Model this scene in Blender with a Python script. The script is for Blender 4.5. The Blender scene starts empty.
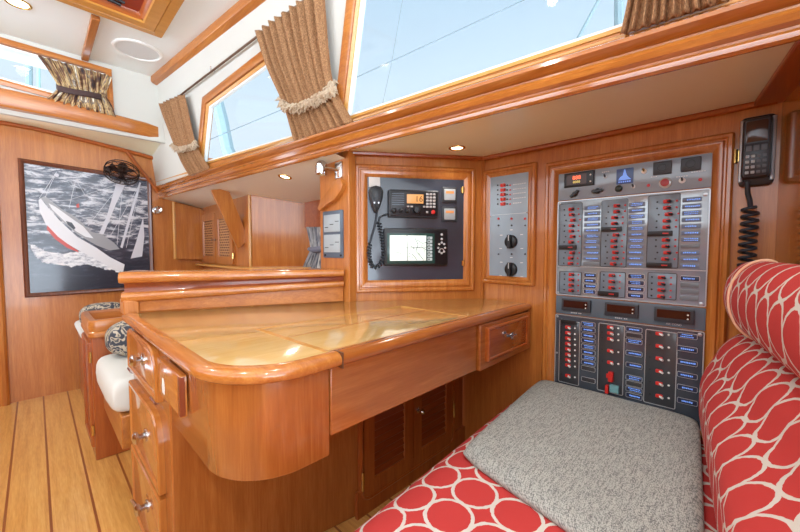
import bpy, bmesh, math, random
from mathutils import Vector, Matrix, noise
random.seed(4)
SC = bpy.context.scene
COL = SC.collection
PI = math.pi
# ------------------------------------------------------------------ camera
F = 355.0; TH = math.atan(17/F); YAW = math.radians(45.8)
CAM = Vector((0, 0, .98))
fh = Vector((math.sin(YAW), math.cos(YAW), 0)); rr = Vector((math.cos(YAW), -math.sin(YAW), 0))
fw = fh*math.cos(TH) - Vector((0, 0, 1))*math.sin(TH); up = rr.cross(fw)
cd = bpy.data.cameras.new('camera'); cd.lens = F/800*36; cd.sensor_width = 36; cd.clip_start = .02
co = bpy.data.objects.new('camera', cd); COL.objects.link(co)
m = Matrix((rr, up, -fw)).transposed().to_4x4(); m.translation = CAM; co.matrix_world = m
SC.camera = co
def hit(x, y, n, d):                      # survey helper: where the sight line through a pixel meets a real plane of the cabin
    q = fw + rr*((x-400)/F) + up*((266-y)/F); n = Vector(n)
    return CAM + q*((d - n.dot(CAM))/n.dot(q))
def HZ(x, y, z): return hit(x, y, (0, 0, 1), z)
def HX(x, y, v): return hit(x, y, (1, 0, 0), v)
def HY(x, y, v): return hit(x, y, (0, 1, 0), v)

# ------------------------------------------------------------------ materials
def lin(c):
    return tuple(((v/255)/12.92 if v/255 <= .04045 else ((v/255+.055)/1.055)**2.4) for v in c)+(1,)
def mat(name, c, rough=.5, metal=0, coat=0, spec=.5, emit=None, es=1):
    m = bpy.data.materials.new(name); m.use_nodes = True
    b = m.node_tree.nodes['Principled BSDF']
    b.inputs['Base Color'].default_value = lin(c); b.inputs['Roughness'].default_value = rough
    b.inputs['Metallic'].default_value = metal; b.inputs['Coat Weight'].default_value = coat
    b.inputs['Coat Roughness'].default_value = .08
    b.inputs['Specular IOR Level'].default_value = spec
    if emit: b.inputs['Emission Color'].default_value = lin(emit); b.inputs['Emission Strength'].default_value = es
    return m
def ramp(nt, fac, stops):
    r = nt.nodes.new('ShaderNodeValToRGB'); e = r.color_ramp.elements
    while len(e) < len(stops): e.new(.5)
    for i, (p, c) in enumerate(stops): e[i].position = p; e[i].color = lin(c)
    nt.links.new(fac, r.inputs[0]); return r.outputs[0]
def math_(nt, op, a, b=None, c=None):
    n = nt.nodes.new('ShaderNodeMath'); n.operation = op
    for i, v in enumerate((a, b, c)):
        if v is None: continue
        if isinstance(v, (int, float)): n.inputs[i].default_value = v
        else: nt.links.new(v, n.inputs[i])
    return n.outputs[0]
def coords(nt, kind='Object', scale=(1, 1, 1), loc=(0, 0, 0), rot=(0, 0, 0)):
    t = nt.nodes.new('ShaderNodeTexCoord'); p = nt.nodes.new('ShaderNodeMapping')
    p.inputs['Scale'].default_value = scale; p.inputs['Location'].default_value = loc; p.inputs['Rotation'].default_value = rot
    nt.links.new(t.outputs[kind], p.inputs[0]); return p.outputs[0]
def noise_(nt, v, scale, detail=4, rough=.5, dist=0):
    n = nt.nodes.new('ShaderNodeTexNoise'); n.inputs['Scale'].default_value = scale; n.inputs['Detail'].default_value = detail
    n.inputs['Roughness'].default_value = rough; n.inputs['Distortion'].default_value = dist
    nt.links.new(v, n.inputs['Vector']); return n.outputs['Fac']
def bump(nt, h, strength, dist=.002):
    b = nt.nodes.new('ShaderNodeBump'); b.inputs['Strength'].default_value = strength; b.inputs['Distance'].default_value = dist
    nt.links.new(h, b.inputs['Height']); nt.links.new(b.outputs[0], nt.nodes['Principled BSDF'].inputs['Normal'])
WC = {}
TONES = {'honey': ((164, 92, 36), (202, 132, 64), (182, 110, 48)),
         'cherry': ((142, 66, 22), (180, 98, 40), (160, 80, 30)),
         'dark': ((118, 50, 18), (152, 74, 30), (134, 60, 24)),
         'beam': ((154, 86, 30), (198, 128, 56), (174, 104, 42)),
         'gold': ((192, 134, 60), (222, 168, 92), (206, 150, 76)),
         'top': ((194, 154, 88), (214, 178, 116), (204, 166, 102)),
         'apron': ((146, 78, 30), (184, 112, 52), (164, 92, 38)),
         'hatch': ((186, 126, 48), (210, 152, 72), (196, 136, 58)),
         'burl': ((76, 38, 18), (132, 70, 36), (100, 52, 26))}
WC = {}
def wood(tone='honey', ax='z', rough=.3, coat=.3):
    k = (tone, ax, rough, coat)
    if k in WC: return WC[k]
    a, b, c = TONES[tone]
    m = mat('wood_%s_%s' % (tone, ax), c, rough, coat=coat); nt = m.node_tree
    s = {'x': (.06, 1, 1), 'y': (1, .06, 1), 'z': (1, 1, .06)}[ax]
    v = coords(nt, 'Object', s)
    g1 = noise_(nt, v, 42, 5, .6, .6); g2 = noise_(nt, v, 260, 3, .6)
    v2 = coords(nt, 'Object', tuple(.6 if q == 1 else .25 for q in s)); g3 = noise_(nt, v2, 5, 2)
    f = math_(nt, 'ADD', math_(nt, 'MULTIPLY', g1, .55), math_(nt, 'MULTIPLY', g2, .3))
    f = math_(nt, 'ADD', f, math_(nt, 'MULTIPLY', g3, .3))
    nt.links.new(ramp(nt, f, [(.38, a), (.56, c), (.74, b)]), nt.nodes['Principled BSDF'].inputs['Base Color'])
    bump(nt, g2, .04, .001)
    WC[k] = m; return m
CREAM = mat('cream_headliner', (236, 242, 240), .6)
WALLC = mat('cream_wall_panel', (204, 203, 194), .6)
SOFF = mat('cream_soffit_vinyl', (240, 236, 206), .3, coat=.3)
WHITE = mat('white_plastic', (235, 236, 232), .4)
STEEL = mat('polished_steel', (205, 205, 205), .15, 1)
SATIN = mat('satin_metal', (175, 178, 182), .32, 1)
BRASS = mat('brass', (215, 180, 110), .2, 1)
BLACK = mat('black_plastic', (24, 26, 30), .35)
RUBBER = mat('black_rubber', (40, 48, 58), .45)
CHAR = mat('charcoal_plastic', (52, 56, 62), .4)
def plate_mat(name, c, c2, rough):
    m = mat(name, c, rough, coat=.6); nt = m.node_tree
    g = noise_(nt, coords(nt, 'Object', (1, 1, 1)), 5, 2)
    nt.links.new(ramp(nt, g, [(.3, c), (.7, c2)]), nt.nodes['Principled BSDF'].inputs['Base Color']); return m
PLATE = plate_mat('silver_grey_panel', (134, 152, 166), (154, 172, 186), .22)
PLATEU = plate_mat('grey_acrylic_panel', (118, 136, 148), (142, 160, 172), .1)
PLATED = plate_mat('dark_grey_panel', (56, 64, 74), (74, 82, 92), .22)
PLATEM = plate_mat('slate_grey_panel', (84, 100, 112), (94, 110, 122), .3)
PLATEU.node_tree.nodes['Principled BSDF'].inputs['IOR'].default_value = 2.0; PLATEU.node_tree.nodes['Principled BSDF'].inputs['Coat Weight'].default_value = 1
BRK = plate_mat('breaker_strip_grey', (108, 126, 140), (118, 136, 150), .35)
BRKD = plate_mat('breaker_strip_dark', (44, 48, 54), (52, 56, 62), .35)
NAVY = plate_mat('blue_grey_instrument_board', (48, 54, 66), (62, 70, 84), .24)
EDGE = mat('silver_edge', (190, 196, 200), .3, .6)
RED = mat('red_plastic', (206, 40, 34), .35)
REDL = mat('red_indicator', (170, 40, 44), .3, emit=(220, 40, 50), es=.12)
BLUEL = mat('lit_blue_lettering', (120, 160, 230), .4, emit=(110, 160, 255), es=.42)
BLUEB = mat('dark_blue_label', (38, 46, 74), .3)
BLUEG = mat('grey_label', (104, 118, 140), .3)
AMBER = mat('amber_display', (214, 158, 96), .3, emit=(240, 176, 110), es=.25)
DISPD = mat('unlit_red_display', (56, 24, 18), .15)
REDD = mat('lit_red_digits', (240, 90, 60), .4, emit=(255, 110, 70), es=1.6)
SCREEN = mat('lit_chart_screen', (235, 245, 240), .2, emit=(236, 248, 244), es=.35)
LETT = mat('white_lettering', (215, 218, 220), .5)
PAPER = mat('white_paper', (232, 232, 228), .7)
LAMPM = mat('lit_lamp_glass', (255, 240, 210), .3, emit=(255, 236, 200), es=6)
def glass():
    m = bpy.data.materials.new('window_glass'); m.use_nodes = True; nt = m.node_tree; nt.nodes.clear()
    o = nt.nodes.new('ShaderNodeOutputMaterial'); mx = nt.nodes.new('ShaderNodeMixShader')
    t = nt.nodes.new('ShaderNodeBsdfTransparent'); t.inputs[0].default_value = (.93, .97, .98, 1)
    g = nt.nodes.new('ShaderNodeBsdfGlossy'); g.inputs['Roughness'].default_value = .02
    mx.inputs[0].default_value = .025
    nt.links.new(t.outputs[0], mx.inputs[1]); nt.links.new(g.outputs[0], mx.inputs[2]); nt.links.new(mx.outputs[0], o.inputs[0]); return m
GLASS = glass()
def floor_mat():
    m = mat('teak_and_holly_sole', (205, 150, 85), .3, coat=.35); nt = m.node_tree
    v = coords(nt, 'Object'); sp = nt.nodes.new('ShaderNodeSeparateXYZ'); nt.links.new(v, sp.inputs[0])
    q = math_(nt, 'DIVIDE', math_(nt, 'SUBTRACT', sp.outputs[0], .007-.0575), .1165)
    fr = math_(nt, 'ABSOLUTE', math_(nt, 'SUBTRACT', math_(nt, 'FRACT', q), .5))
    seam = math_(nt, 'LESS_THAN', fr, .034)
    fl = math_(nt, 'FLOOR', q)
    cb = nt.nodes.new('ShaderNodeCombineXYZ'); nt.links.new(fl, cb.inputs[0])
    wn = nt.nodes.new('ShaderNodeTexWhiteNoise'); nt.links.new(cb.outputs[0], wn.inputs[0])
    g = noise_(nt, coords(nt, 'Object', (1, .05, 1)), 60, 5, .6, .4); g2 = noise_(nt, coords(nt, 'Object', (1, .08, 1)), 240, 3)
    f = math_(nt, 'ADD', math_(nt, 'MULTIPLY', g, .55), math_(nt, 'ADD', math_(nt, 'MULTIPLY', g2, .3), math_(nt, 'MULTIPLY', wn.outputs['Value'], .14)))
    c = ramp(nt, f, [(.3, (186, 126, 58)), (.5, (210, 154, 80)), (.72, (228, 180, 106))])
    mx = nt.nodes.new('ShaderNodeMix'); mx.data_type = 'RGBA'; nt.links.new(seam, mx.inputs[0]); nt.links.new(c, mx.inputs[6]); mx.inputs[7].default_value = lin((142, 78, 36))
    nt.links.new(mx.outputs[2], nt.nodes['Principled BSDF'].inputs['Base Color']); return m
def trellis():
    m = mat('red_trellis_canvas', (200, 45, 50), .85); nt = m.node_tree
    v = coords(nt, 'UV', (1, 1, 1)); sp = nt.nodes.new('ShaderNodeSeparateXYZ'); nt.links.new(v, sp.inputs[0])
    wob = noise_(nt, coords(nt, 'UV'), 70, 2); wob2 = noise_(nt, coords(nt, 'UV', loc=(3, 5, 0)), 70, 2)
    a = math_(nt, 'SUBTRACT', math_(nt, 'FRACT', math_(nt, 'DIVIDE', math_(nt, 'ADD', sp.outputs[0], .062), .1)), .5)
    b = math_(nt, 'SUBTRACT', math_(nt, 'FRACT', math_(nt, 'DIVIDE', math_(nt, 'ADD', sp.outputs[1], .038), .104)), .5)
    a = math_(nt, 'ADD', a, math_(nt, 'MULTIPLY', math_(nt, 'SUBTRACT', wob, .5), .06)); b = math_(nt, 'ADD', b, math_(nt, 'MULTIPLY', math_(nt, 'SUBTRACT', wob2, .5), .06))
    r = math_(nt, 'SQRT', math_(nt, 'ADD', math_(nt, 'MULTIPLY', a, a), math_(nt, 'MULTIPLY', b, b)))
    line = math_(nt, 'LESS_THAN', math_(nt, 'ABSOLUTE', math_(nt, 'SUBTRACT', r, .490)), .038)
    mx = nt.nodes.new('ShaderNodeMix'); mx.data_type = 'RGBA'; nt.links.new(line, mx.inputs[0])
    mx.inputs[6].default_value = lin((198, 58, 54)); mx.inputs[7].default_value = lin((216, 210, 198))
    nt.links.new(mx.outputs[2], nt.nodes['Principled BSDF'].inputs['Base Color'])
    bump(nt, noise_(nt, coords(nt, 'UV'), 1400, 2), .25, .001); return m
def tweed():
    m = mat('grey_woven_tweed', (180, 176, 165), .95); nt = m.node_tree
    v = coords(nt, 'UV', (1, 1, 1))
    vv = coords(nt, 'UV', (260, 420, 1)); 
    vo = nt.nodes.new('ShaderNodeTexVoronoi'); vo.inputs['Scale'].default_value = 1; vo.inputs['Randomness'].default_value = .55; nt.links.new(vv, vo.inputs['Vector'])
    n1 = noise_(nt, coords(nt, 'UV', (.12, 1, 1)), 220, 3, .6); 
    f = math_(nt, 'ADD', math_(nt, 'MULTIPLY', vo.outputs['Distance'], .9), math_(nt, 'MULTIPLY', n1, .7))
    nt.links.new(ramp(nt, f, [(.42, (200, 202, 192)), (.78, (170, 172, 164)), (1.1 if False else 1.0, (112, 114, 112))]), nt.nodes['Principled BSDF'].inputs['Base Color'])
    bump(nt, vo.outputs['Distance'], -.5, .002); return m
def curtain_mat():
    m = mat('brown_curtain_weave', (150, 115, 80), .9); nt = m.node_tree
    g = noise_(nt, coords(nt, 'Object', (1, 1, .5)), 330, 3, .6)
    nt.links.new(ramp(nt, g, [(.35, (116, 80, 50)), (.55, (156, 114, 76)), (.75, (190, 148, 106))]), nt.nodes['Principled BSDF'].inputs['Base Color'])
    b = nt.nodes['Principled BSDF']; bump(nt, g, .5, .002); return m
def stripe_mat(name, stops, scale, ax=0):
    m = mat(name, stops[0][1], .85); nt = m.node_tree
    v = coords(nt, 'UV', (1, .12, 1)); g = noise_(nt, v, scale, 2, .6)
    g2 = noise_(nt, coords(nt, 'UV', (.3, 1, 1)), scale*.6, 2)
    f = math_(nt, 'ADD', math_(nt, 'MULTIPLY', g, .8), math_(nt, 'MULTIPLY', g2, .2))
    r = ramp(nt, f, stops); nt.links.new(r, nt.nodes['Principled BSDF'].inputs['Base Color']); return m
TREL = trellis(); TWEED = tweed(); CURT = curtain_mat()
PATC = stripe_mat('patterned_curtain_fabric', [(.36, (40, 36, 44)), (.46, (110, 74, 52)), (.53, (206, 178, 128)), (.58, (90, 76, 80)), (.64, (236, 226, 200))], 34)
STRC = stripe_mat('striped_curtain_fabric', [(.38, (60, 66, 80)), (.46, (176, 178, 180)), (.54, (88, 96, 112)), (.62, (214, 212, 206)), (.7, (110, 104, 100))], 26)
FRIN = mat('beige_fringe', (196, 176, 150), .9)
PIPE = mat('cream_red_piping', (240, 196, 160), .6)
LINEN = mat('white_canvas', (214, 214, 206), .85)
def floral():
    m = mat('floral_damask', (170, 150, 120), .85); nt = m.node_tree
    g = noise_(nt, coords(nt, 'Object'), 22, 2, .5, 2.2)
    nt.links.new(ramp(nt, g, [(.40, (60, 64, 74)), (.45, (84, 86, 92)), (.48, (200, 190, 170)), (.57, (168, 154, 130)), (.6, (80, 82, 86))]), nt.nodes['Principled BSDF'].inputs['Base Color']); return m
FLOR = floral()

# ------------------------------------------------------------------ mesh helpers
I4 = Matrix.Identity(4)
def frame(o, a, b, c):
    m = Matrix((Vector(a), Vector(b), Vector(c))).transposed().to_4x4(); m.translation = Vector(o); return m
class RP(list): pass
def offset(poly, d):
    if isinstance(poly, RP):
        a0, a1, b0, b1, r, n = poly.spec
        return rrect(a0+d, a1-d, b0+d, b1-d, max(r-d, .0004) if r > 0 else 0, n)
    n = len(poly); out = []
    for i in range(n):
        p0, p1, p2 = Vector(poly[i-1]), Vector(poly[i]), Vector(poly[(i+1) % n])
        e1 = (p1-p0).normalized(); e2 = (p2-p1).normalized()
        n1 = Vector((-e1.y, e1.x)); n2 = Vector((-e2.y, e2.x)); b = n1+n2
        k = b.dot(n1); b = b*(d/max(k, .35)) if k > 1e-6 else n1*d
        out.append((p1.x+b.x, p1.y+b.y))
    return out
def rrect(a0, a1, b0, b1, r=0.0, n=5):
    out = RP(); out.spec = (a0, a1, b0, b1, r, n)
    if r <= 0: out += [(a0, b0), (a1, b0), (a1, b1), (a0, b1)]; return out
    for cx, cy, s in ((a1-r, b0+r, -90), (a1-r, b1-r, 0), (a0+r, b1-r, 90), (a0+r, b0+r, 180)):
        for k in range(n+1):
            t = math.radians(s+90*k/n); out.append((cx+r*math.cos(t), cy+r*math.sin(t)))
    return out
def circ(cx, cy, r, n=20, ry=None):
    return [(cx+r*math.cos(2*PI*k/n), cy+(ry or r)*math.sin(2*PI*k/n)) for k in range(n)]
class MB:
    def __init__(s): s.v = []; s.f = []; s.uv = {}
    def add(s, vs, fs):
        o = len(s.v); s.v += [Vector(v) for v in vs]; s.f += [tuple(i+o for i in f) for f in fs]; return s
    def loft(s, poly, prof, M=I4, cap0=True, cap1=True):      # poly CCW seen from +c; prof = [(inset, c)]
        n = len(poly); vs = []; fs = []
        for d, c in prof:
            for x, y in (offset(poly, d) if abs(d) > 1e-9 else poly): vs.append(M @ Vector((x, y, c)))
        for j in range(len(prof)-1):
            for i in range(n):
                k = (i+1) % n; fs.append((j*n+i, j*n+k, (j+1)*n+k, (j+1)*n+i))
        if cap0: fs.append(tuple(range(n-1, -1, -1)))
        if cap1: fs.append(tuple((len(prof)-1)*n+i for i in range(n)))
        return s.add(vs, fs)
    def plate(s, poly, c0, c1, M=I4, bev=.001):
        h = c1-c0; b = min(bev, abs(h)*.45)
        return s.loft(poly, [(0, c0), (0, c1-b), (b*.3, c1-b*.3), (b, c1)], M)
    def box(s, a0, a1, b0, b1, c0, c1, M=I4):
        vs = [M @ Vector((x, y, z)) for z in (c0, c1) for x, y in ((a0, b0), (a1, b0), (a1, b1), (a0, b1))]
        return s.add(vs, [(3, 2, 1, 0), (4, 5, 6, 7), (0, 1, 5, 4), (1, 2, 6, 5), (2, 3, 7, 6), (3, 0, 4, 7)])
    def ring(s, poly, prof, M=I4):                            # closed moulding around poly
        n = len(poly); m_ = len(prof); vs = []; fs = []
        for d, c in prof:
            for x, y in offset(poly, d): vs.append(M @ Vector((x, y, c)))
        for j in range(m_):
            jj = (j+1) % m_
            for i in range(n):
                k = (i+1) % n; fs.append((j*n+i, j*n+k, jj*n+k, jj*n+i))
        return s.add(vs, fs)
    def tube(s, pts, r, n=8, closed=False):
        pts = [Vector(p) for p in pts]; N = len(pts); vs = []; fs = []; prev = None
        R = r if isinstance(r, (list, tuple)) else [r]*N
        for i, p in enumerate(pts):
            t = (pts[(i+1) % N]-pts[i-1]) if closed or 0 < i < N-1 else (pts[1]-pts[0] if i == 0 else pts[-1]-pts[-2])
            t.normalize()
            if prev is None: a = t.orthogonal().normalized()
            else:
                a = prev-t*prev.dot(t)
                a = a.normalized() if a.length > 1e-6 else t.orthogonal().normalized()
            prev = a; b = t.cross(a)
            for k in range(n):
                w = 2*PI*k/n; vs.append(p+a*(R[i]*math.cos(w))+b*(R[i]*math.sin(w)))
        for j in range(N if closed else N-1):
            jj = (j+1) % N
            for k in range(n):
                kk = (k+1) % n; fs.append((j*n+k, j*n+kk, jj*n+kk, jj*n+k))
        if not closed: fs.append(tuple(range(n-1, -1, -1))); fs.append(tuple((N-1)*n+k for k in range(n)))
        return s.add(vs, fs)
    def lathe(s, prof, M=I4, n=24):                           # prof = [(radius, c)] about the c axis
        vs = []; fs = []; m_ = len(prof)
        for r, c in prof:
            for k in range(n): w = 2*PI*k/n; vs.append(M @ Vector((max(r, 1e-5)*math.cos(w), max(r, 1e-5)*math.sin(w), c)))
        for j in range(m_-1):
            for k in range(n): kk = (k+1) % n; fs.append((j*n+k, j*n+kk, (j+1)*n+kk, (j+1)*n+k))
        fs.append(tuple(range(n-1, -1, -1))); fs.append(tuple((m_-1)*n+k for k in range(n)))
        return s.add(vs, fs)
    def sweep(s, prof, path, cap=True):                       # prof(i)->list of Vector at station i, already in space
        rows = [[Vector(q) for q in prof(p)] for p in path]; n = len(rows[0]); vs = [q for r in rows for q in r]; fs = []
        for j in range(len(rows)-1):
            for i in range(n):
                k = (i+1) % n; fs.append((j*n+i, (j+1)*n+i, (j+1)*n+k, j*n+k))
        if cap: fs.append(tuple(range(n))); fs.append(tuple((len(rows)-1)*n+i for i in range(n-1, -1, -1)))
        return s.add(vs, fs)
    def build(s, name, mt, parent=None, smooth=35, uvf=None, bevel=0, sub=0):
        me = bpy.data.meshes.new(name); off = Vector(parent_loc(parent))
        me.from_pydata([v-off for v in s.v], [], s.f); 
        bm = bmesh.new(); bm.from_mesh(me); bmesh.ops.recalc_face_normals(bm, faces=bm.faces); bm.to_mesh(me); bm.free()
        if s.uv or uvf:
            ul = me.uv_layers.new(name='UVMap')
            for l in me.loops:
                ul.data[l.index].uv = s.uv[l.vertex_index] if s.uv else uvf(s.v[l.vertex_index])
        me.materials.append(mt)
        me.polygons.foreach_set('use_smooth', [True]*len(me.polygons)); me.set_sharp_from_angle(angle=math.radians(smooth)); me.update()
        o = bpy.data.objects.new(name, me); COL.objects.link(o)
        if parent: o.parent = parent
        if bevel:
            b = o.modifiers.new('bevel', 'BEVEL'); b.width = bevel; b.segments = 2; b.limit_method = 'ANGLE'; b.angle_limit = math.radians(40)
            b.harden_normals = False
        if sub:
            b = o.modifiers.new('sub', 'SUBSURF'); b.levels = b.render_levels = sub
        return o
def parent_loc(p):
    v = Vector((0, 0, 0))
    while p is not None: v += p.location; p = p.parent
    return v
def tag(o, label=None, cat=None, group=None, kind=None):
    if label: o['label'] = label
    if cat: o['category'] = cat
    if group: o['group'] = group
    if kind: o['kind'] = kind
    return o
def thing(name, loc, label, cat, group=None):
    o = bpy.data.objects.new(name, None); COL.objects.link(o); o.location = loc; o.empty_display_size = .05
    return tag(o, label, cat, group)
def struct(o): o['kind'] = 'structure'; return o
def copy_tree(o, parent=None, delta=None):
    c = o.copy(); COL.objects.link(c); c.parent = parent if parent else o.parent
    if delta is not None: c.location = o.location + Vector(delta)
    for ch in list(o.children): copy_tree(ch, c)
    return c
def grid(rows, uvs=None, closed=False):
    b = MB(); n = len(rows[0]); fs = []
    for j in range(len(rows)-1):
        for i in range(n if closed else n-1):
            k = (i+1) % n; fs.append((j*n+i, j*n+k, (j+1)*n+k, (j+1)*n+i))
    b.add([p for r in rows for p in r], fs)
    if uvs: b.uv = {i: u for i, u in enumerate([u for r in uvs for u in r])}
    return b
def pillow(c00, c10, c11, c01, zc, t, n=26, p=4.0, e=.5, lump=0, vs=None):   # bilinear plan, rounded edges
    rows = []; uvs = []
    def edge(u): return max(0.0, 1-abs(u)**p)**e
    def pos(u, v):
        a, b = (u+1)/2, (v+1)/2
        x = (1-a)*(1-b)*c00[0]+a*(1-b)*c10[0]+a*b*c11[0]+(1-a)*b*c01[0]
        y = (1-a)*(1-b)*c00[1]+a*(1-b)*c10[1]+a*b*c11[1]+(1-a)*b*c01[1]
        return x, y
    b = MB(); idx = {}
    ts = [math.sin(PI/2*(-1+2*k/n)) for k in range(n+1)]
    def lim(u, v):     # slightly rounded corners in plan
        s = 1-.035*(abs(u*v))**6*1.0; return u*s, v*s
    for side in (1, -1):
        for j, v in enumerate(ts):
            for i, u in enumerate(ts):
                if side == -1 and (i in (0, n) or j in (0, n)): idx[(side, i, j)] = idx[(1, i, j)]; continue
                uu, vv = lim(u, v); x, y = pos(uu, vv)
                h = t*edge(u)*edge(v)
                if lump: h += lump*noise.noise(Vector((x*9, y*9, side)))*edge(u)*edge(v)
                idx[(side, i, j)] = len(b.v); b.v.append(Vector((x, y, zc+side*h)))
                b.uv[len(b.v)-1] = (x, y + (.0 if side == 1 else .0))
        for j in range(n):
            for i in range(n):
                f = (idx[(side, i, j)], idx[(side, i+1, j)], idx[(side, i+1, j+1)], idx[(side, i, j+1)])
                b.f.append(f if side == 1 else f[::-1])
    # let the pattern run down over the edges
    for k, vtx in enumerate(b.v):
        x, y = b.uv[k]; b.uv[k] = (x, y + (zc+t-vtx.z)*.9)
    return b
def text(s, size, M, mt, parent, name='lettering', align='CENTER', depth=.0006):
    cu = bpy.data.curves.new('t', 'FONT'); cu.body = s; cu.size = size; cu.align_x = align; cu.align_y = 'CENTER'; cu.extrude = depth
    o = bpy.data.objects.new('t', cu); COL.objects.link(o); bpy.context.view_layer.update()
    me = bpy.data.meshes.new_from_object(o.evaluated_get(bpy.context.evaluated_depsgraph_get())); bpy.data.objects.remove(o)
    me.transform(Matrix.Translation(-parent_loc(parent)) @ M); me.materials.clear(); me.materials.append(mt); me.name = name
    r = bpy.data.objects.new(name, me); COL.objects.link(r); r.parent = parent; return r

# ------------------------------------------------------------------ key lines of the cabin
def XB(y): return 1.013-.118*y+.0070*y*y                       # face of the long shelf beam along the hull side
WN = Vector((1, .106, .118)); WD = 1.03+.118*1.5
def WX(y, z): return WD-.106*y-.118*z                          # inclined cabin side above it
def WP(y, z, off=0): return Vector((WX(y, z), y, z)) - WN.normalized()*off
def HW(x, y): return hit(x, y, WN, WD)
CL = Vector((.957, 1.258, 0)); CR = Vector((1.46, .885, 0)); ca = (CR-CL).normalized()
MCH = frame(CL, ca, (0, 0, 1), ca.cross(Vector((0, 0, 1))))    # chamfer wall: a right, b up, c out
CLEN = (CR-CL).length
XH = 1.47
MH = frame((XH, 0, 0), (0, -1, 0), (0, 0, 1), (-1, 0, 0))      # hull side wall: a = -Y
MB_ = frame((0, 3.32, 0), (1, 0, 0), (0, 0, 1), (0, -1, 0))    # forward bulkhead
MF = frame((0, 3.01, 0), (1, 0, 0), (0, 0, 1), (0, -1, 0))     # wall above forward shelf

# ------------------------------------------------------------------ setting
b = MB(); b.box(-1.75, 1.55, -2.2, 3.4, -.05, 0); struct(b.build('floor', floor_mat()))
b = MB(); b.box(-1.9, 1.05, -1.0, 3.4, 2.18, 2.23)
struct(b.build('ceiling', CREAM))
# forward bulkhead, with a doorway at far left
b = MB(); b.box(-.15, 1.1, 0, 1.76, -.04, 0, MB_); b.box(-1.75, -.9, 0, 1.76, -.04, 0, MB_); b.box(-.9, -.15, 1.72, 1.76, -.04, 0, MB_)
struct(b.build('wall_front', wood('honey', 'z')))
b = MB(); b.box(-1.0, 0, 0, 1.8, -.55, -.5, MB_); struct(b.build('wall_front', wood('cherry', 'z')))
# door frame
b = MB(); pts = []
for k in range(8):
    t = PI/2*k/7; pts.append((-.165-.06+.06*math.cos(t), 1.60+.06*math.sin(t)))
pl = [(-.165, 0)]+pts+[(-.8, 1.66)]
rows = [Vector((x, 3.30, z)) for x, z in pl]
b.tube([MB_ @ Vector((x, z, .012)) for x, z in pl], .026, 10)
d1 = struct(b.build('door_1', wood('honey', 'z')))
b = MB(); b.box(-.85, -.20, 0, 1.64, -.35, -.32, MB_); b.build('door_leaf', wood('dark', 'z'), d1)
# wall above the forward shelf, with its narrow window
def poly_wall(b, polys, M, c0, c1):
    for p in polys: b.loft(p, [(0, c0), (0, c1)], M)
wpl = [HY(*q, 3.05) for q in ((108, 107), (104, 76))]
FWO = [(-1.0, 1.99), (.365, 1.890), (.36, 2.118), (-1.0, 2.135)]
b = MB(); poly_wall(b, [[(-1.8, 1.74), (.8, 1.74), (.8, 1.893), FWO[1], FWO[0], (-1.8, 1.99)],
                        [(-1.8, 2.135), FWO[3], FWO[2], (.8, 2.118), (.8, 2.2), (-1.8, 2.2)],
                        [FWO[1], (.8, 1.893), (.8, 2.118), FWO[2]]], MF, -.03, 0)
struct(b.build('wall_front', WALLC))
w3 = None
b = MB(); b.ring(FWO, [(-.03, 0), (-.03, .012), (-.012, .018), (0, .012), (.004, -.02), (0, -.03), (-.005, 0)], MF)
w3 = struct(b.build('window_3', wood('honey', 'x')))
b = MB(); b.ring(offset(FWO, .004), [(0, -.018), (0, -.006), (.012, -.006), (.012, -.018)], MF); b.build('window_seal', WHITE, w3)
b = MB(); b.loft(FWO, [(0, -.022), (0, -.020)], MF); b.build('window_pane', GLASS, w3)
# forward shelf: curved fascia and soffit
def shelf_pt(x): return 2.955+.10*max(0, x+.1)**2
xs = [-1.8+2.48*k/30 for k in range(31)]
def fprof(x):
    y = shelf_pt(x); zt = 1.865 if x < .1 else 1.865-.02*(x-.1); zb = zt-.10+.01*max(0, x)
    d = Vector((0, 1, 0))
    return [(x, y+.05, zt), (x, y+.01, zt), (x, y, zt-.012), (x, y, zb+.012), (x, y+.008, zb), (x, y+.06, zb)]
b = MB(); b.sweep(fprof, [x for x in xs+[.70, .73] if x <= .74]); struct(b.build('trim_1', wood('beam', 'x')))
b = MB(); xs2 = [x for x in xs+[.70, .73] if x <= .74]
rows = [[Vector((x, shelf_pt(x)+.01, 1.772+.01*x)) for x in xs2], [Vector((x, 3.33, 1.765-.08*max(0, x)-.05*max(0, x)**2)) for x in xs2], [Vector((x, 3.33, 1.86)) for x in xs2], [Vector((x, shelf_pt(x)+.04, 1.86)) for x in xs2]]
grid(rows).build('o', SOFF); o = bpy.data.objects[-1] if False else None
for ob in list(COL.objects):
    if ob.name == 'o': ob.name = 'ceiling'; struct(ob)
b = MB(); b.tube([(x, 3.305, 1.757-.08*max(0, x)-.05*max(0, x)**2) for x in xs2], .014, 8); struct(b.build('trim_2', wood('cherry', 'x')))
# sloped moulding closing the bulkhead against the cabin side
b = MB(); b.tube([(.50, 3.30, 1.70), (.60, 3.30, 1.55), (.69, 3.30, 1.42)], .013, 8); struct(b.build('trim_3', wood('cherry', 'z')))

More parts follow.
